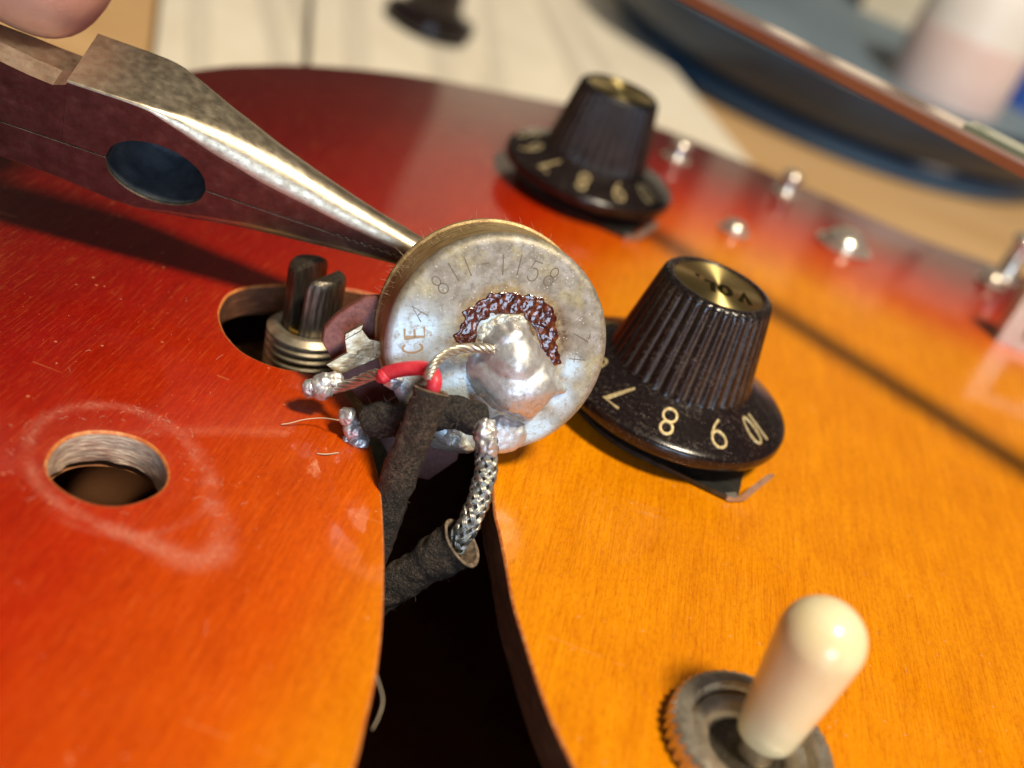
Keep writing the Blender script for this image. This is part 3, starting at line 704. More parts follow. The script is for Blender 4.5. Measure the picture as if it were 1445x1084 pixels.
plate([(489, 499), (486, 480), (511, 465), (521, 478), (536, 482), (545, 500), (533, 506)], -5.2, .5, 'lug', M_LUG)
plate([(486, 480), (511, 465), (513, 458), (487, 472)], -5.0, 1.0, 'lug', M_LUG)
def lump(name, mat, parts, parent, seed=0, amp=.22, sub=4):
    import bmesh
    mb = MB()
    for (c, r) in parts:
        bm = bmesh.new(); bmesh.ops.create_icosphere(bm, subdivisions=sub, radius=1)
        bm.verts.ensure_lookup_table(); vs = []
        for v in bm.verts:
            k = 1+amp*noise.fractal(v.co*1.7+Vector((seed, c[0], c[1])), 1., 2., 3)
            vs.append((c[0]+v.co.x*r[0]*k, c[1]+v.co.y*r[1]*k, c[2]+v.co.z*r[2]*k))
        mb.add(vs, [tuple(l.index for l in f.verts) for f in bm.faces]); bm.free()
    return mb.build(name, mat, parent, local=True, sharp=0)
L1 = pl(455, 545, -4.2); L1b = pl(470, 540, -4.4); L1c = pl(436, 548, -4.2)
lump('solder_joint', M_SOLDERD, [(L1, (1.3, 1.35, 1.2)), (L1b, (1.2, 1.1, 1.)), (L1c, (.75, .95, .8))], pot, 3, .2)
q1, q2, q3, q4 = pl(491, 588, -2.5), pl(499, 606, -2.4), pl(505, 624, -2.5), pl(510, 638, -2.6)
lump('solder_joint', M_SOLDER, [(q1, (.95, 1.0, .9)), (q2, (1.05, 1.0, .9)), (q3, (1.15, 1.0, .9)), (q4, (.85, .75, .8)), (pl(489, 621, -2.6), (.45, .5, .4))], pot, 5, .18)
plate([(500, 600), (508, 590), (560, 560), (570, 575), (515, 620)], -3.6, .5, 'lug', M_LUG)
lump('tinned_bead', M_SOLDER, [(pl(556, 536, -.4), (1.2, .9, .7))], pot, 9, .3)

# ================================================================== CABLES
def P3(lst): return [atd(*p) for p in lst]
c1 = empty('shielded_cable', atd(600, 600, 108), 'black woven cable with red wire ends rising steeply in front of the potentiometer', 'cable', 'guitar wiring cables')
path1 = smoothpath(P3([(609, 551, 106.2), (601, 577, 106.4), (585, 616, 107), (565, 667, 108.2), (545, 725, 110), (524, 785, 112.5), (498, 855, 117), (465, 945, 124)]), 9)
def sleeve(path, r_out, r_in, name, parent, flare=0., taper=0.):
    n = len(path); mb = MB(); R = [r_out*(1+flare*max(0, 1-i/6))*(1+.08*noise.noise(Vector(path[i])*.40))*(1-taper*min(1, i/26)) for i in range(n)]
    mb.tube(path, R, 28, cap=False, jit=.13); o = mb.build(name, M_SLEEVE, parent, sharp=0)
    mi = MB(); mi.tube(path[:10], [r*r_in/r_out for r in R[:10]], 28, cap=False, jit=.06); 
    e = MB(); e.tube(path[:1]+path[:1]+path[1:2], 1, 4)  # placeholder frame (replaced below)
    # ring that closes the cut end
    ro, ri = mb.v[:28], mi.v[:28]; p0 = Vector(path[0]); t0 = (Vector(path[0])-Vector(path[1])).normalized()
    vs = [Vector(v) for v in ro]+[(Vector(a)*.5+Vector(b)*.5)+t0*.12 for a, b in zip(ro, ri)]+[Vector(v) for v in ri]
    fs = [(q*28+i, q*28+(i+1) % 28, (q+1)*28+(i+1) % 28, (q+1)*28+i) for q in range(2) for i in range(28)]
    MB().add(vs, fs).build('cut_end', M_CUT, parent, sharp=0); mi.build('sleeve_lining', M_CUT, parent, sharp=0)
    # lint
    hb_ = MB(); pts = []; ns = []
    for _ in range(int(n*4)):
        i = random.randrange(n-1); v = Vector(mb.v[i*28+random.randrange(28)]); pts.append(v); ns.append((v-Vector(path[i])).normalized())
    h_ = hairs(hb_, pts, ns, .1, .5, .011, .3).build('lint', M_LINT, parent); h_['kind'] = 'stuff'
    return o
sleeve(path1, 1.72, 1.3, 'woven_sleeve', c1)
MB().tube(smoothpath(P3([(600, 575, 106.4), (607, 557, 106.0), (612, 545, 105.3), (613, 536, 105.3), (610, 527, 106.0), (597, 520, 106.8), (570, 521, 107.3), (548, 526, 107.9), (541, 530, 108.3)]), 6), .72, 14).build('red_insulation', M_RED, c1, sharp=0)
lump_p = P3([(546, 528, 107.9), (540, 533, 108.0), (533, 536, 108.2)])
MB().tube(smoothpath(lump_p, 5), [.75]*6+[.6, .5, .45, .4, .3], 12, jit=.4).build('melted_insulation', M_RED, c1, sharp=0)
def twist(path, r, k, rw, turns, name, mat, parent):
    mb = MB(); P = [Vector(map(float, p)) for p in path]; m_ = len(P); T = [(P[min(i+1, m_-1)]-P[max(i-1, 0)]).normalized() for i in range(m_)]
    u = Vector((0, 0, 1)); U = []
    for t in T: u = (u-t*u.dot(t)).normalized(); U.append((u, t.cross(u)))
    for j in range(k):
        pts = []
        for i in range(m_):
            a = 2*math.pi*(j/k+turns*i/m_); pts.append(P[i]+(U[i][0]*math.cos(a)+U[i][1]*math.sin(a))*r)
        mb.tube(pts, rw, 7)
    return mb.build(name, mat, parent, sharp=0)
twist(smoothpath(P3([(604, 534, 105.0), (606, 526, 104.8), (613, 514, 105.0), (626, 502, 106.2), (641, 495, 107.5), (660, 491, 108.4), (680, 491, 108.6), (697, 494, 109)]), 9), .30, 5, .20, 2.6, 'shield_pigtail', M_WIRE, c1)
twist(smoothpath(P3([(542, 528, 108.2), (528, 529, 109), (512, 535, 110), (495, 542, 111.5), (470, 548, 113), (452, 548, 114)]), 8), .36, 6, .21, 1.3, 'stranded_core', M_WIRE, c1)

c2 = empty('shielded_cable', atd(650, 770, 107), 'black sleeved cable with its cut end showing a silver braid below the potentiometer', 'cable', 'guitar wiring cables')
path2 = smoothpath(P3([(652, 765, 107.5), (630, 778, 108.2), (600, 797, 109.2), (565, 820, 110.5), (530, 845, 112), (470, 890, 116), (400, 950, 121)]), 10)
sleeve(path2, 2.45, 2.1, 'woven_sleeve', c2, .06, .24)
def braid(path, r, name, parent, mat, carriers=6, wires=3, pitch=8.0, rw=.10):
    P = [Vector(map(float, p)) for p in path]; m_ = len(P); T = [(P[min(i+1, m_-1)]-P[max(i-1, 0)]).normalized() for i in range(m_)]
    L = [0]
    for i in range(1, m_): L.append(L[-1]+(P[i]-P[i-1]).length)
    u = Vector((0, 0, 1)); U = []
    for t in T: u = (u-t*u.dot(t)).normalized(); U.append((u, t.cross(u)))
    mb = MB()
    for s_ in (1, -1):
        for k in range(carriers):
            for wv_ in range(wires):
                pts = []
                for i in range(m_):
                    a = s_*(2*math.pi*L[i]/pitch)+2*math.pi*k/carriers
                    ph = carriers*(2*math.pi*L[i]/pitch)
                    rr = r+.10*math.sin(ph+math.pi*k+(0 if s_ > 0 else math.pi))
                    a += (wv_-(wires-1)/2)*rw*2.05/r
                    pts.append(P[i]+(U[i][0]*math.cos(a)+U[i][1]*math.sin(a))*rr)
                mb.tube(pts, rw, 6)
    return mb.build(name, mat, parent, sharp=0)
bp_ = smoothpath(P3([(640, 772, 108.2), (654, 752, 107.4), (667, 727, 107.2), (677, 700, 107.4), (684, 672, 107.8), (687, 648, 108), (686, 626, 108.3), (683, 604, 108.8)]), 16)
braid(bp_, 1.0, 'braided_shield', c2, M_BRAID)
MB().tube(bp_, .98, 14).build('braid_core', M_COTTON, c2, sharp=0)
lumpM = Matrix.Identity(4)
def wlump(name, mat, parts, parent, seed=0, amp=.3):
    Mi = parent.matrix_world.inverted(); return lump(name, mat, [(tuple(Mi @ Vector(map(float, c))), r) for c, r in parts], parent, seed, amp)
wlump('soldered_braid', M_SOLDERD, [(atd(684, 607, 107.6), (1.15, 1.1, 1.3)), (atd(688, 630, 107.3), (1.0, 1., 1.2)), (atd(676, 598, 108.2), (.9, .9, .9))], c2, 4, .3)
core2 = smoothpath(P3([(688, 594, 109), (668, 590, 108.6), (645, 582, 108.9), (620, 583, 109.4), (590, 590, 110), (560, 594, 110.6), (535, 592, 111.2), (515, 598, 112)]), 8)
rc2 = [1.65*min(1, .35+.22*min(i, len(core2)-1-i)) for i in range(len(core2))]
mb = MB(); mb.tube(core2, rc2, 18, jit=.25); cc = mb.build('cotton_core', M_COTTON, c2, sharp=0)
hb_ = MB(); pts = []; ns = []
for _ in range(380):
    i = random.randrange(len(core2)); v = Vector(mb.v[i*18+random.randrange(18)]); pts.append(v); ns.append((v-Vector(core2[i])).normalized())
o = hairs(hb_, pts, ns, .2, .9, .012, .3).build('cotton_fuzz', M_LINT, c2); o['kind'] = 'stuff'
twist(smoothpath(P3([(516, 598, 112), (508, 600, 112.5), (500, 606, 113)]), 6), .3, 4, .2, .5, 'bare_core_end', M_WIRE, c2)

# ================================================================== SECOND POTENTIOMETER, INSIDE THE SOUND HOLE
S0 = onz(437, 459, .2); sa = (Vector((nrm @ [1, 0, 0], 0, 0)) if False else Vector((-.10, .03, 1))).normalized()
qz = sa; qx = Vector((1, 0, 0)); qx = (qx-qz*qx.dot(qz)).normalized(); qy = qz.cross(qx)
SM = Matrix(((qx.x, qy.x, qz.x, S0[0]), (qx.y, qy.y, qz.y, S0[1]), (qx.z, qy.z, qz.z, S0[2]), (0, 0, 0, 1)))
pot2 = empty('potentiometer', label='potentiometer inside the sound hole with its split shaft poking up', cat='potentiometer', group='guitar potentiometers', mat=SM)
prof = [(3.2, .0), (4.0, .02), (4.25, -.15)]
z = -.3
while z > -8: prof += [(4.72, z-.22), (4.72, z-.42), (4.2, z-.66), (4.2, z-.82)]; z -= .95
MB().lathe([(0, -.5), (3.15, -.5)]+prof+[(0, z)], 72).build('threaded_bushing', M_BUSH, pot2, local=True, sharp=35)
MB().lathe([(0, z+.2), (11.5, z+.2), (11.6, z), (11.6, z-8), (0, z-8)], 80).build('can', M_CANSIDE, pot2, local=True)
th0 = math.radians(72)
for sgn in (0, 1):
    R_ = 3.05; half = []; nn_ = 28; gap = .62
    a0 = math.asin(gap/R_)
    for k in range(nn_+1):
        a_ = a0+(math.pi-2*a0)*k/nn_; kn = 1+.02*(k % 2); half.append((R_*kn*math.cos(a_), R_*kn*math.sin(a_)))
    tilt = .05
    def fn(p, sgn=sgn):
        x, y, z_ = p; y2 = y+z_*tilt*.6; a = th0+sgn*math.pi
        return (x*math.cos(a)-y2*math.sin(a), x*math.sin(a)+y2*math.cos(a), z_)
    zt_ = 7.5 if sgn == 0 else 6.9
    mb = MB(); n_ = len(half); c_ = np.array(half).mean(0); vs = []; fs = []
    for f_, z_ in ((1, -1), (1, 2.), (1, zt_-1.1), (.93, zt_-.45), (.72, zt_-.05), (.4, zt_)):
        for p in half: q = c_+(np.array(p)-c_)*f_; vs.append(fn((q[0], q[1], z_)))
    for r_ in range(5):
        for i in range(n_): fs.append((r_*n_+i, r_*n_+(i+1) % n_, (r_+1)*n_+(i+1) % n_, (r_+1)*n_+i))
    fs.append(tuple(range(5*n_, 6*n_))); mb.add(vs, fs).build('split_shaft_half', M_SHAFT, pot2, local=True, sharp=28)
MB().lathe([(0, -.1), (3.0, -.1), (3.05, .5), (0, .6)], 32).build('brass_seat', M_BRASS, pot2, local=True)

# ================================================================== TOGGLE SWITCH
TC = onz(1064, 1040, 2.0); TC = np.array([TC[0], TC[1], 0.])
tg = empty('toggle_switch', TC, 'cream tipped toggle switch in a knurled metal nut', 'toggle switch')
NK = 44
MB().lathe([(5.3, .02), (7.1, .02), (7.35, .25), (7.35, 1.75), (7.0, 2.2), (6.5, 2.35), (5.7, 2.3), (5.45, 2.0), (5.3, 1.3)], NK*6, mod=lambda r, z, t: r-(.30*abs(math.sin(NK*t/2+z*.9))**3 if r > 7.2 else (.12*abs(math.sin(NK*t/2))**3 if r > 6.9 else 0)), closed=True).build('knurled_nut', M_NICK, tg, local=True, sharp=45)
MB().lathe([(3.3, .1), (5.28, .1), (5.28, 1.2), (5.05, 1.45), (4.6, 1.5), (4.2, 1.35), (3.7, .9), (3.3, .4)], 80, closed=True).build('bushing', M_NICK, tg, local=True, sharp=45)
MB().lathe([(0, .25), (3.4, .25), (3.4, .08), (0, .08)], 40).build('bushing_floor', M_SHAFT, tg, local=True)
tipc = atd(1158, 905, 89.5); tb = atd(1078, 1040, 94.2); base_ = TC+np.array([-.1, 0, -2.])
dirv = Vector(tipc-tb).normalized(); L_ = np.linalg.norm(tipc-tb)
qz = dirv; qx = Vector((1, 0, 0)); qx = (qx-qz*qx.dot(qz)).normalized(); qy = qz.cross(qx)
TM = Matrix(((qx.x, qy.x, qz.x, tb[0]), (qx.y, qy.y, qz.y, tb[1]), (qx.z, qy.z, qz.z, tb[2]), (0, 0, 0, 1)))
r1 = 3.62; r0 = 2.55
prof = [(0, .15), (1.5, .15), (1.6, -.02), (2.2, 0), (2.42, .12), (r0, .45)]+[(r0+(r1-r0)*(t**.9), .45+(L_-.45)*t) for t in np.linspace(.1, 1, 10)]
prof += [(r1*math.cos(a_), L_+r1*math.sin(a_)) for a_ in np.linspace(.12, math.pi/2, 12)]
MB().lathe(prof, 72, M=TM).build('switch_tip', M_CREAM, tg, sharp=0)
lv = [np.array(tb)+np.array(dirv)*.4, np.array(tb)-np.array(dirv)*1.6, np.array(tb)-np.array(dirv)*3.6]
MB().tube([lv[0], lv[0]*.5+lv[1]*.5, lv[1], lv[2], lv[2]-np.array(dirv)*3], [1.55, 1.55, 1.6, 1.75, 2.1], 28).build('lever', M_NICK, tg)

# ================================================================== PLIERS
tau = math.radians(16)
Ptip = onz(575, 368, 11.5); Prear = onz(150, 225, 13)
es = Ptip-Prear; es /= np.linalg.norm(es)
wv = np.array([0, -math.sin(tau), math.cos(tau)]); wv -= es*(wv @ es); wv /= np.linalg.norm(wv)
tv = np.cross(wv, es); tv = tv if tv[1] > 0 else -tv
PLM = Matrix(((es[0], wv[0], tv[0], Ptip[0]), (es[1], wv[1], tv[1], Ptip[1]), (es[2], wv[2], tv[2], Ptip[2]), (0, 0, 0, 1)))
pliers = empty('long_nose_pliers', label='old bronze-grey long-nose pliers gripping the potentiometer', cat='pliers', mat=PLM)
def interp(s, T): return float(np.interp(s, [t[0] for t in T], [t[1] for t in T]))
WU = [(-37.3, 8.1), (-30, 8.25), (-26, 7.9), (-20, 6.8), (-14, 5.4), (-7.5, 3.7), (0, 2.0), (4, 1.2)]
WL = [(-60, -4.0), (-44, -4.4), (-37.3, -4.7), (-32, -5.4), (-27, -5.55), (-23, -5.35), (-15, -4.3), (-7.5, -3.0), (0, -1.75), (4, -1.1)]
TB = [(-60, 9.), (-37.3, 9.1), (-28, 8.9), (-20, 7.0), (-12, 5.2), (-5, 4.0), (0, 3.3), (4, 2.6)]
RC = [(-60, .25), (-32, .3), (-29, .5), (-26, 1.5), (-22, 2.4), (-17, 2.9), (-10, 2.6), (-5, 2.0), (0, 1.4), (4, .9)]
def notch(s):
    u = (s+27.6)/5.25; return 3.75*math.sqrt(max(0, 1-u*u))
def jaw(sign, slist, name):
    vs = []; K = 9; rows = []
    for s in slist:
        wo = interp(s, WU) if sign > 0 else interp(s, WL); t1 = interp(s, TB); rc = min(interp(s, RC), abs(wo)*.85, t1*.49)
        teeth = .10*(1 if (int(s*2.2) % 2) else -1) if s > -9 else 0
        wi = .3+sign*(.07 if s < -9 else .09)+teeth+sign*notch(s)
        if sign > 0 and wo-rc < wi+.05: rc = max(.05, wo-wi-.1)
        row = [(s, wi, .01), (s, wi+sign*.01, 0.)]
        for k in range(K): a_ = math.pi/2*k/(K-1); row.append((s, wo-sign*rc*(1-math.sin(a_)), rc*(1-math.cos(a_))))
        for k in range(K): a_ = math.pi/2*k/(K-1); row.append((s, wo-sign*rc*(1-math.cos(a_)), t1-rc*(1-math.sin(a_))))
        row += [(s, wi+sign*.06, t1), (s, wi, t1-.06)]
        vs += row; rows.append(len(row))
    n_ = rows[0]; fs = []
    for i in range(len(slist)-1):
        for k in range(n_): fs.append((i*n_+k, i*n_+(k+1) % n_, (i+1)*n_+(k+1) % n_, (i+1)*n_+k))
    fs.append(tuple(range(n_-1, -1, -1))); fs.append(tuple((len(slist)-1)*n_+k for k in range(n_)))
    o = MB().add(vs, fs).build(name, M_PLIER, pliers, local=True, sharp=32); o.data.materials.append(M_PLFLAT)
    for p in o.data.polygons:
        if p.normal.z < -.97: p.material_index = 1
    return o
base_s = sorted(set([round(x, 3) for x in list(np.arange(-37.3, -32.9, 1.1))+list(np.linspace(-32.85, -22.35, 34))+list(np.arange(-22, -9, .9))+list(np.arange(-9, 4.01, .227))]))
jaw(1, base_s, 'jaw')
jaw(-1, [-58, -52, -46, -42, -39]+base_s, 'jaw')
# lining of the wire notch (seen dark through the jaws)
vs = []; fs = []; nn_ = 40
for k in range(nn_):
    a_ = 2*math.pi*k/nn_
    for t_ in (.25, 8.0): vs.append((-27.6+5.2*math.cos(a_), .3+3.7*math.sin(a_), t_))
for k in range(nn_): fs.append((2*k, 2*((k+1) % nn_), 2*((k+1) % nn_)+1, 2*k+1))
fs.append(tuple(2*k+1 for k in range(nn_)))
MB().add(vs, fs).build('notch_lining', M_PLIN, pliers, local=True, smooth=True, sharp=40)
# the rear half: stepped shank and handles
def shank(secs, name, mat):
    vs = []; fs = []
    for s, w0, w1, t0, t1, sl in secs: vs += [(s, w0, t0), (s, w1, t0), (s, w1+.05, t0+2.6), (s, w1-sl, t0+3.2), (s, w1-sl-.6, t1), (s, w0, t1)]
    for i in range(len(secs)-1):
        for k in range(6): fs.append((i*6+k, i*6+(k+1) % 6, (i+1)*6+(k+1) % 6, (i+1)*6+k))
    fs.append((5, 4, 3, 2, 1, 0)); e_ = (len(secs)-1)*6; fs.append(tuple(e_+k for k in range(6)))
    o = MB().add(vs, fs).build(name, mat, pliers, local=True, sharp=20); o.data.materials.append(M_PLFLAT)
    for p in o.data.polygons:
        if p.normal.z < -.9: p.material_index = 1
    return o
shank([(-37.33, .36, 7.6, .02, 8.8, 1.6), (-38.6, .36, 7.0, .04, 8.9, 1.7), (-41, .36, 7.2, .04, 9., 1.9), (-44, .36, 7.7, .04, 9., 2.2), (-48, .36, 8.0, .04, 9, 2.4), (-58, .36, 8.2, .04, 9, 2.4)], 'shank', M_PLIER)
M_GRIP = plain('dull_steel_handle', (.10, .09, .08), (.18, .16, .13), .2, .45, metal=.8)
for sg, nm_ in ((1, 'handle'), (-1, 'handle')):
    mb = MB(); mb.tube(smoothpath([(-57, sg*3.5, 4.5), (-68, sg*8+1, 4.5), (-90, sg*14+1, 4.5), (-120, sg*16+1, 4.5), (-150, sg*15+1, 4.5)], 8), 4.2, 16); mb.build(nm_, M_GRIP, pliers, local=True)

# ================================================================== HAND (only the tip of the thumb is in the picture)
def plw(s, w, t): return Vector(PLM @ Vector((s, w, t)))
tip3 = Vector(map(float, atd(180, -36, 119)))
hand = empty('hand', tip3, 'bare hand with its fingertip pressed on the pliers at the picture corner', 'hand')
import bmesh
def skinned(name, verts, edges, radii, root, parent):
    me = bpy.data.meshes.new(name); Mi = parent.matrix_world.inverted()
    me.from_pydata([tuple(Mi @ Vector(v)) for v in verts], edges, []); o = bpy.data.objects.new(name, me); col.objects.link(o); o.parent = parent
    md = o.modifiers.new('skin', 'SKIN'); md.use_smooth_shade = True
    for i, r in enumerate(radii): me.skin_vertices[0].data[i].radius = (r, r); 
    me.skin_vertices[0].data[root].use_root = True
    s2 = o.modifiers.new('sub', 'SUBSURF'); s2.levels = 3; s2.render_levels = 3
    me.materials.append(M_SKIN); return o
dL = Vector(-es)                                          # towards the wrist
up = Vector((0, 0, 1)); bk = Vector(tv)
A_ = tip3
V = [A_, A_+dL*9+up*.8, A_+dL*20+up*3+bk*1, A_+dL*34+up*7+bk*2, A_+dL*52+up*3+bk*4, A_+dL*78-up*4+bk*8]   # thumb to wrist
R_ = [10.6, 11.0, 11.2, 11.4, 13, 17]
E_ = [(0, 1), (1, 2), (2, 3), (3, 4), (4, 5)]
palm = len(V); V += [A_+dL*60+up*0+bk*22, A_+dL*100-up*2+bk*20, A_+dL*150+up*4+bk*24]; R_ += [15, 19, 22]; E_ += [(4, palm), (5, palm+1), (palm+1, palm+2), (palm, palm+1)]
for i, (off, ln) in enumerate([(0, 1.), (15, 1.06), (30, 1.), (44, .8)]):
    b0 = A_+dL*(34+off)+up*4+bk*26; k0 = len(V)
    pts = [b0, b0-dL*6*ln-up*14*ln+bk*8, b0-dL*2-up*32*ln+bk*2, b0+dL*2-up*36*ln-bk*14*ln, b0+dL*3-up*30*ln-bk*24*ln]
    V += pts; R_ += [9.5, 8.6, 8.0, 7.4, 6.4]; E_ += [(palm, k0), (k0, k0+1), (k0+1, k0+2), (k0+2, k0+3), (k0+3, k0+4)]
skinned('hand_body', V, E_, R_, palm+1, hand)

# ================================================================== BENCH AND BLURRED THINGS BEHIND
ZB = -45.
bn = MB().add([(-2500, -1500, ZB), (2500, -1500, ZB), (2500, 4000, ZB), (-2500, 4000, ZB)], [(0, 1, 2, 3)]).build('workbench', M_BENCH, None, smooth=False); bn['kind'] = 'structure'
def sheet(pxs, z, label, curl=0., mat=M_PAPER, print_=None):
    P = [onz(x, y, z) for x, y in pxs]; c = np.mean(P, 0)
    e = empty('paper_sheet', c, label, 'paper', 'papers on the bench')
    mb = MB(); N_ = 12; vs = []; fs = []
    for j in range(N_+1):
        for i in range(N_+1):
            u, v = i/N_, j/N_; q = (P[0]*(1-u)+P[1]*u)*(1-v)+(P[3]*(1-u)+P[2]*u)*v
            q = q+np.array([0, 0, curl*math.sin(u*math.pi*2.2+.6)*(.4+v)+curl*.5]); vs.append(q)
    for j in range(N_):
        for i in range(N_): a = j*(N_+1)+i; fs.append((a, a+1, a+N_+2, a+N_+1))
    mb.add(vs, fs); bb = len(mb.v); k = len(vs)
    mb.add([v-np.array([0, 0, .6]) for v in vs], [tuple(reversed(f)) for f in fs])
    mb.build('page', mat, e)
    for k in (0, 2, 3):
        mp_ = MB(); v0 = []
        for i in range(N_+1):
            for uu in (.12+.17*k, .12+.17*k+(.05 if k % 2 else .09)):
                v = i/N_*.8+.08; q = (P[0]*(1-uu)+P[1]*uu)*(1-v)+(P[3]*(1-uu)+P[2]*uu)*v
                v0.append(q+np.array([0, 0, curl*math.sin(uu*math.pi*2.2+.6)*(.4+v)+curl*.5+.35]))
        mp_.add(v0, [(2*i, 2*i+1, 2*i+3, 2*i+2) for i in range(N_)]); mp_.build('printed_column', M_PRINTCOL, e)
    return e
sheet([(205, 190), (590, 190), (470, -70), (235, -70)], ZB+2, 'cream sheet of paper with a shadowed fold lying on the bench', 3.)
sheet([(430, 190), (830, 215), (700, -70), (445, -70)], ZB+5, 'curled cream sheet of paper lying beneath the loose black knob', 2.)
sheet([(640, 215), (1080, 265), (830, -40), (650, -60)], ZB+3.5, 'pale grey sheet of paper partly under the dark bowl', 1.5)
# loose knob lying on the papers
lk = empty('loose_knob', onz(600, 30, ZB+8), 'blurred loose black knob lying on the cream papers', 'knob')
mb = MB(); Mk = Matrix.Translation(Vector(onz(606, 32, ZB+8)))
MB().lathe([(0, 0), (15, 0), (15.5, 1), (15, 3), (10, 5), (9.4, 5.5), (8, 26), (7.5, 26.5), (0, 26.5)], 48, M=Mk).build('knob_body', M_SKIRT, lk)
# bowl
nb = onz(1130, 206, ZB); BR = 118.
vdir = np.array([nb[0], nb[1], 0]); vdir /= np.linalg.norm(vdir); bc = nb+vdir*BR*.88
def bowl(c):
    e = empty('bowl', c, 'dark navy bowl with a blue foot standing on the bench beyond the guitar', 'bowl')
    k = BR
    MB().lathe([(0, .5), (.86*k, .5), (.88*k, 2), (.88*k, 7), (.86*k, 8)], 80).build('bowl_foot', M_BOWLRIM, e, local=True)
    MB().lathe([(.84*k, 8), (.93*k, 13), (.985*k, 22), (k, 30), (.99*k, 31.5), (.975*k, 31)], 80, cap=False).build('bowl_wall', M_BOWL, e, local=True)
    MB().lathe([(.975*k, 31), (.95*k, 22), (.88*k, 13), (.7*k, 9), (0, 8)], 80).build('bowl_inside', M_GREYBLUE, e, local=True)
    return e
bowl(bc)
# strip
SH = 36.
s0, s1 = onz(957, 0, SH), onz(1445, 252, SH); d_ = (s1-s0)/np.linalg.norm(s1-s0); pr = np.array([-d_[1], d_[0], 0])
if pr[1] < 0: pr = -pr
sm = onz(1350, 200, SH); sm = s0+d_*((sm-s0) @ d_)
s0 = s0-d_*6; s1 = s1+d_*160
strip = empty('wooden_strip', (s0+s1)/2, 'long narrow red-brown strip with a glossy edge raised above the guitar body', 'strip')
def box_along(a, b, w0, w1, h0, h1, name, mat, par):
    vs = []
    for p in (a, b):
        k = 1+1.25*np.clip(((p-s0) @ d_-20)/130, 0, 1)
        for w_, h_ in ((w0, h0), (w1*k, h0), (w1*k, h1), (w0, h1)): vs.append(p+pr*w_+np.array([0, 0, h_]))
    MB().add(vs, [(0, 1, 2, 3), (7, 6, 5, 4), (0, 4, 5, 1), (1, 5, 6, 2), (2, 6, 7, 3), (3, 7, 4, 0)]).build(name, mat, par, smooth=False)
box_along(s0, s1, 0, 4.2, 0, 1.3, 'strip_core', M_STRIP, strip)
box_along(s0, s1, .15, 4.0, 1.31, 1.9, 'strip_top', M_STRIPG, strip)
box_along(sm, s1, .3, 3.6, 1.91, 2.6, 'green_inlay', M_STRIPT, strip)
# bottle, box, cup
def upright(name, px, hgt, r, label, cat, mats, profile):
    c = onz(*px, ZB); e = empty(name, c, label, cat)
    for (nm_, mat_, pf) in profile: MB().lathe([(a*r, b*hgt) for a, b in pf], 48).build(nm_, mat_, e, local=True)
    return e
upright('bottle', (1275, 235), 95, 22, 'white plastic bottle with a pink label behind the strip', 'bottle', None,
        [('bottle_body', M_WHITE, [(0, 0), (.95, 0), (1, .04), (1, .7), (.9, .78), (.5, .84), (.45, .86), (0, .86)]), ('label', M_PINK, [(1.01, .25), (1.02, .26), (1.02, .58), (1.01, .59)]), ('bottle_cap', M_CAPY, [(0, 1), (.5, 1), (.55, .97), (.55, .85), (0, .85)])])
upright('jar', (1420, 250), 46, 24, 'blue topped cream jar at the picture corner behind the strip', 'jar', None,
        [('jar_body', M_CAPY, [(0, 0), (.95, 0), (1, .05), (1, .6), (.9, .66), (0, .66)]), ('jar_lid', M_BLUE, [(0, 1), (.95, 1), (1, .97), (1, .67), (0, .67)])])
def reflector(c, sx, sy, sz, rz, label):  # pale box added out of view for its mirror image in the lacquer
    e = empty('reflector', c, label, 'reflector box', 'pale reflectors added on the bench'); Mz = Matrix.Translation(Vector(c)) @ Matrix.Rotation(rz, 4, 'Z')
    def bx(x0, x1, y0, y1, z0, z1, nm_):
        vs = [Mz @ Vector((x, y, z)) for x in (x0, x1) for y in (y0, y1) for z in (z0, z1)]
        MB().add(vs, [(0, 1, 3, 2), (4, 6, 7, 5), (0, 4, 5, 1), (2, 3, 7, 6), (0, 2, 6, 4), (1, 5, 7, 3)]).build(nm_, M_PAPER, e, smooth=False)
    bx(-sx/2, sx/2, -sy/2, sy/2, .2, sz-12, 'reflector_box'); bx(-sx/2-1.5, sx/2+1.5, -sy/2-1.5, sy/2+1.5, sz-11.9, sz, 'reflector_lid')
def mirror_spot(x, y, dist):
    P = onz(x, y, 0); r = ray(x, y); r = r/np.linalg.norm(r); return P+np.array([r[0], r[1], -r[2]])*dist
q = mirror_spot(655, 215, 420); reflector((q[0], q[1], ZB), 60, 60, q[2]-ZB+45, .2, 'tall pale carton added out of view to mirror in the dark red lacquer')
for px_, dst, wid, up_, lab in ((1005, 480, 20, 34, 'thin pale carton added out of view to mirror in the lacquer beside the farther knob'), (1105, 450, 27, 20, 'narrow pale carton added out of view to mirror in the lacquer between the knobs'),
                               (1235, 430, 22, 18, 'narrow pale carton added out of view to mirror in the lacquer by the low chrome stud'), (1325, 420, 34, 4, 'wide pale carton added out of view to mirror in the lacquer near the slotted bracket')):
    q = mirror_spot(px_, 300+(px_-1000)*.3, dst); reflector((q[0], q[1], ZB), wid, 40, q[2]-ZB+up_, -.3, lab)
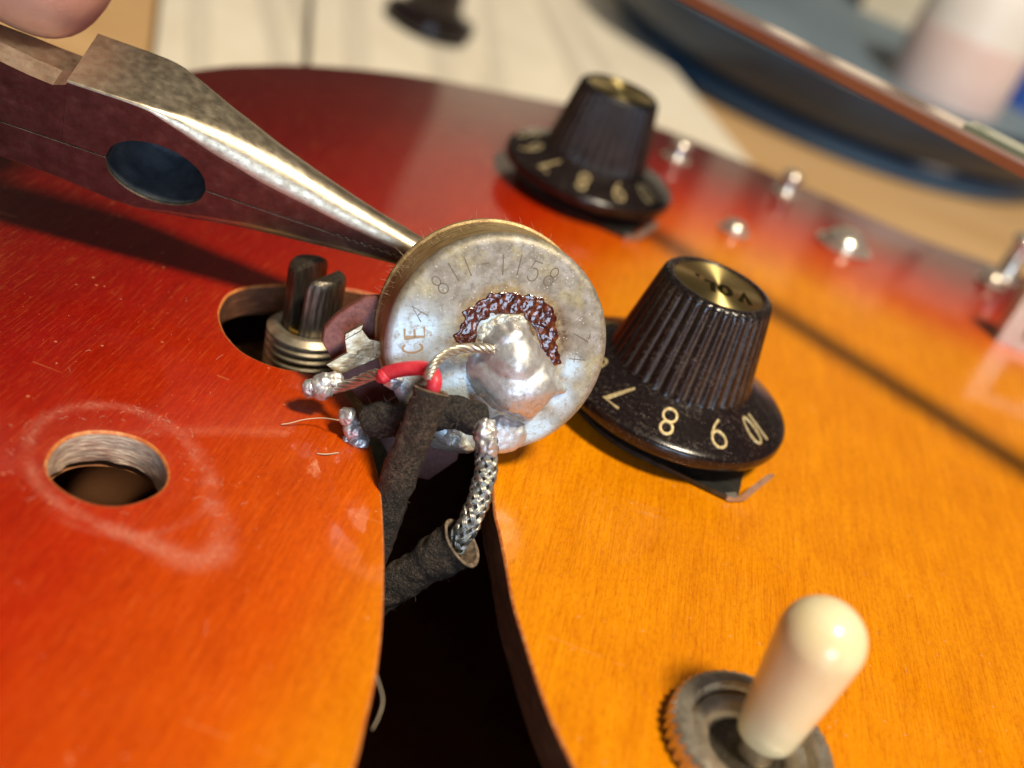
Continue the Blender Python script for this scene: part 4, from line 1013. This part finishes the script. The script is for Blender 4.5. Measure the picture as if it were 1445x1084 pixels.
# chrome hardware near the far edge
def post(px, r, h, label, name='chrome_post'):
    c = onz(*px, 0); c[2] = float(top_z(np.array([c[:2]]))[0][0]); e = empty(name, c, label, 'metal post', 'chrome hardware near the body edge')
    MB().lathe([(0, 0), (r*1.6, 0), (r*1.65, .5), (r*1.1, .9), (r, 1.2), (r, h-r*.6), (0, h-r*.6)], 32).build('shank', M_CHROME, e, local=True)
    MB().lathe([(0, h-r*.75), (r*1.25, h-r*.7)]+[(r*1.3*math.cos(a_), h-r*.6+r*.9*math.sin(a_)) for a_ in np.linspace(0, math.pi/2, 9)], 32).build('domed_head', M_CHROME, e, local=True)
    return e
post((955, 222), 1.7, 4, 'small chrome post standing just past the farther knob')
post((1110, 268), 1.7, 5, 'chrome post at the body edge between the two knobs and the tan bench')
post((1190, 348), 3.2, 2.6, 'low round chrome stud with a wide base on the red-orange top')
post((1034, 328), 1.7, 1.9, 'tiny bright chrome screw head on the orange top')
post((1420, 385), 2.0, 10, 'chrome post at the picture edge behind the slotted bracket')
post((1400, 395), 1.8, 2.4, 'low chrome dome added as a bright reflection in front of the slotted bracket')  # added dome imitates the taller post's mirror image in the lacquer
br = empty('metal_bracket', onz(1440, 500, 0), 'shiny metal bracket with a slot standing at the picture edge', 'bracket')
c = onz(1440, 490, 0)
mb = MB()
for x0, x1, y0, y1, z0, z1 in ((-5, 9, -2, 2, 0.01, 2), (-5, 9, -2, 2, 9, 11.5), (-5, -1.5, -2, 2, 2, 9), (5, 9, -2, 2, 2, 9)):
    vs = [c+np.array([x, y, z]) for x in (x0, x1) for y in (y0, y1) for z in (z0, z1)]
    mb.add(vs, [(0, 1, 3, 2), (4, 6, 7, 5), (0, 4, 5, 1), (2, 3, 7, 6), (0, 2, 6, 4), (1, 5, 7, 3)])
mb.build('slotted_plate', M_NICK, br, smooth=False)

# ================================================================== STRAY FIBRES
def fibre(pts, r, label, mat=M_FIB):
    P = smoothpath(pts, 8); e = MB().tube(P, r, 5).build('stray_fibre', mat, None, sharp=0); tag(e, label, 'fibre', 'stray fibres'); return e
fibre([onz(397, 599, .2), onz(410, 597, .5), onz(430, 592, 1.0), onz(455, 590, 1.5), onz(478, 593, 2.2)], .06, 'thin tan fibre sticking out from the solder lug over the orange wood')
fibre([onz(447, 640, .1), onz(460, 641, .25), onz(478, 639, .1)], .07, 'short pale sliver on the orange wood below the solder lug')
fibre([onz(530, 950, -1.), onz(540, 985, -3), onz(535, 1010, -4), onz(525, 1030, -5)], .06, 'tan fibre hanging inside the dark sound hole')
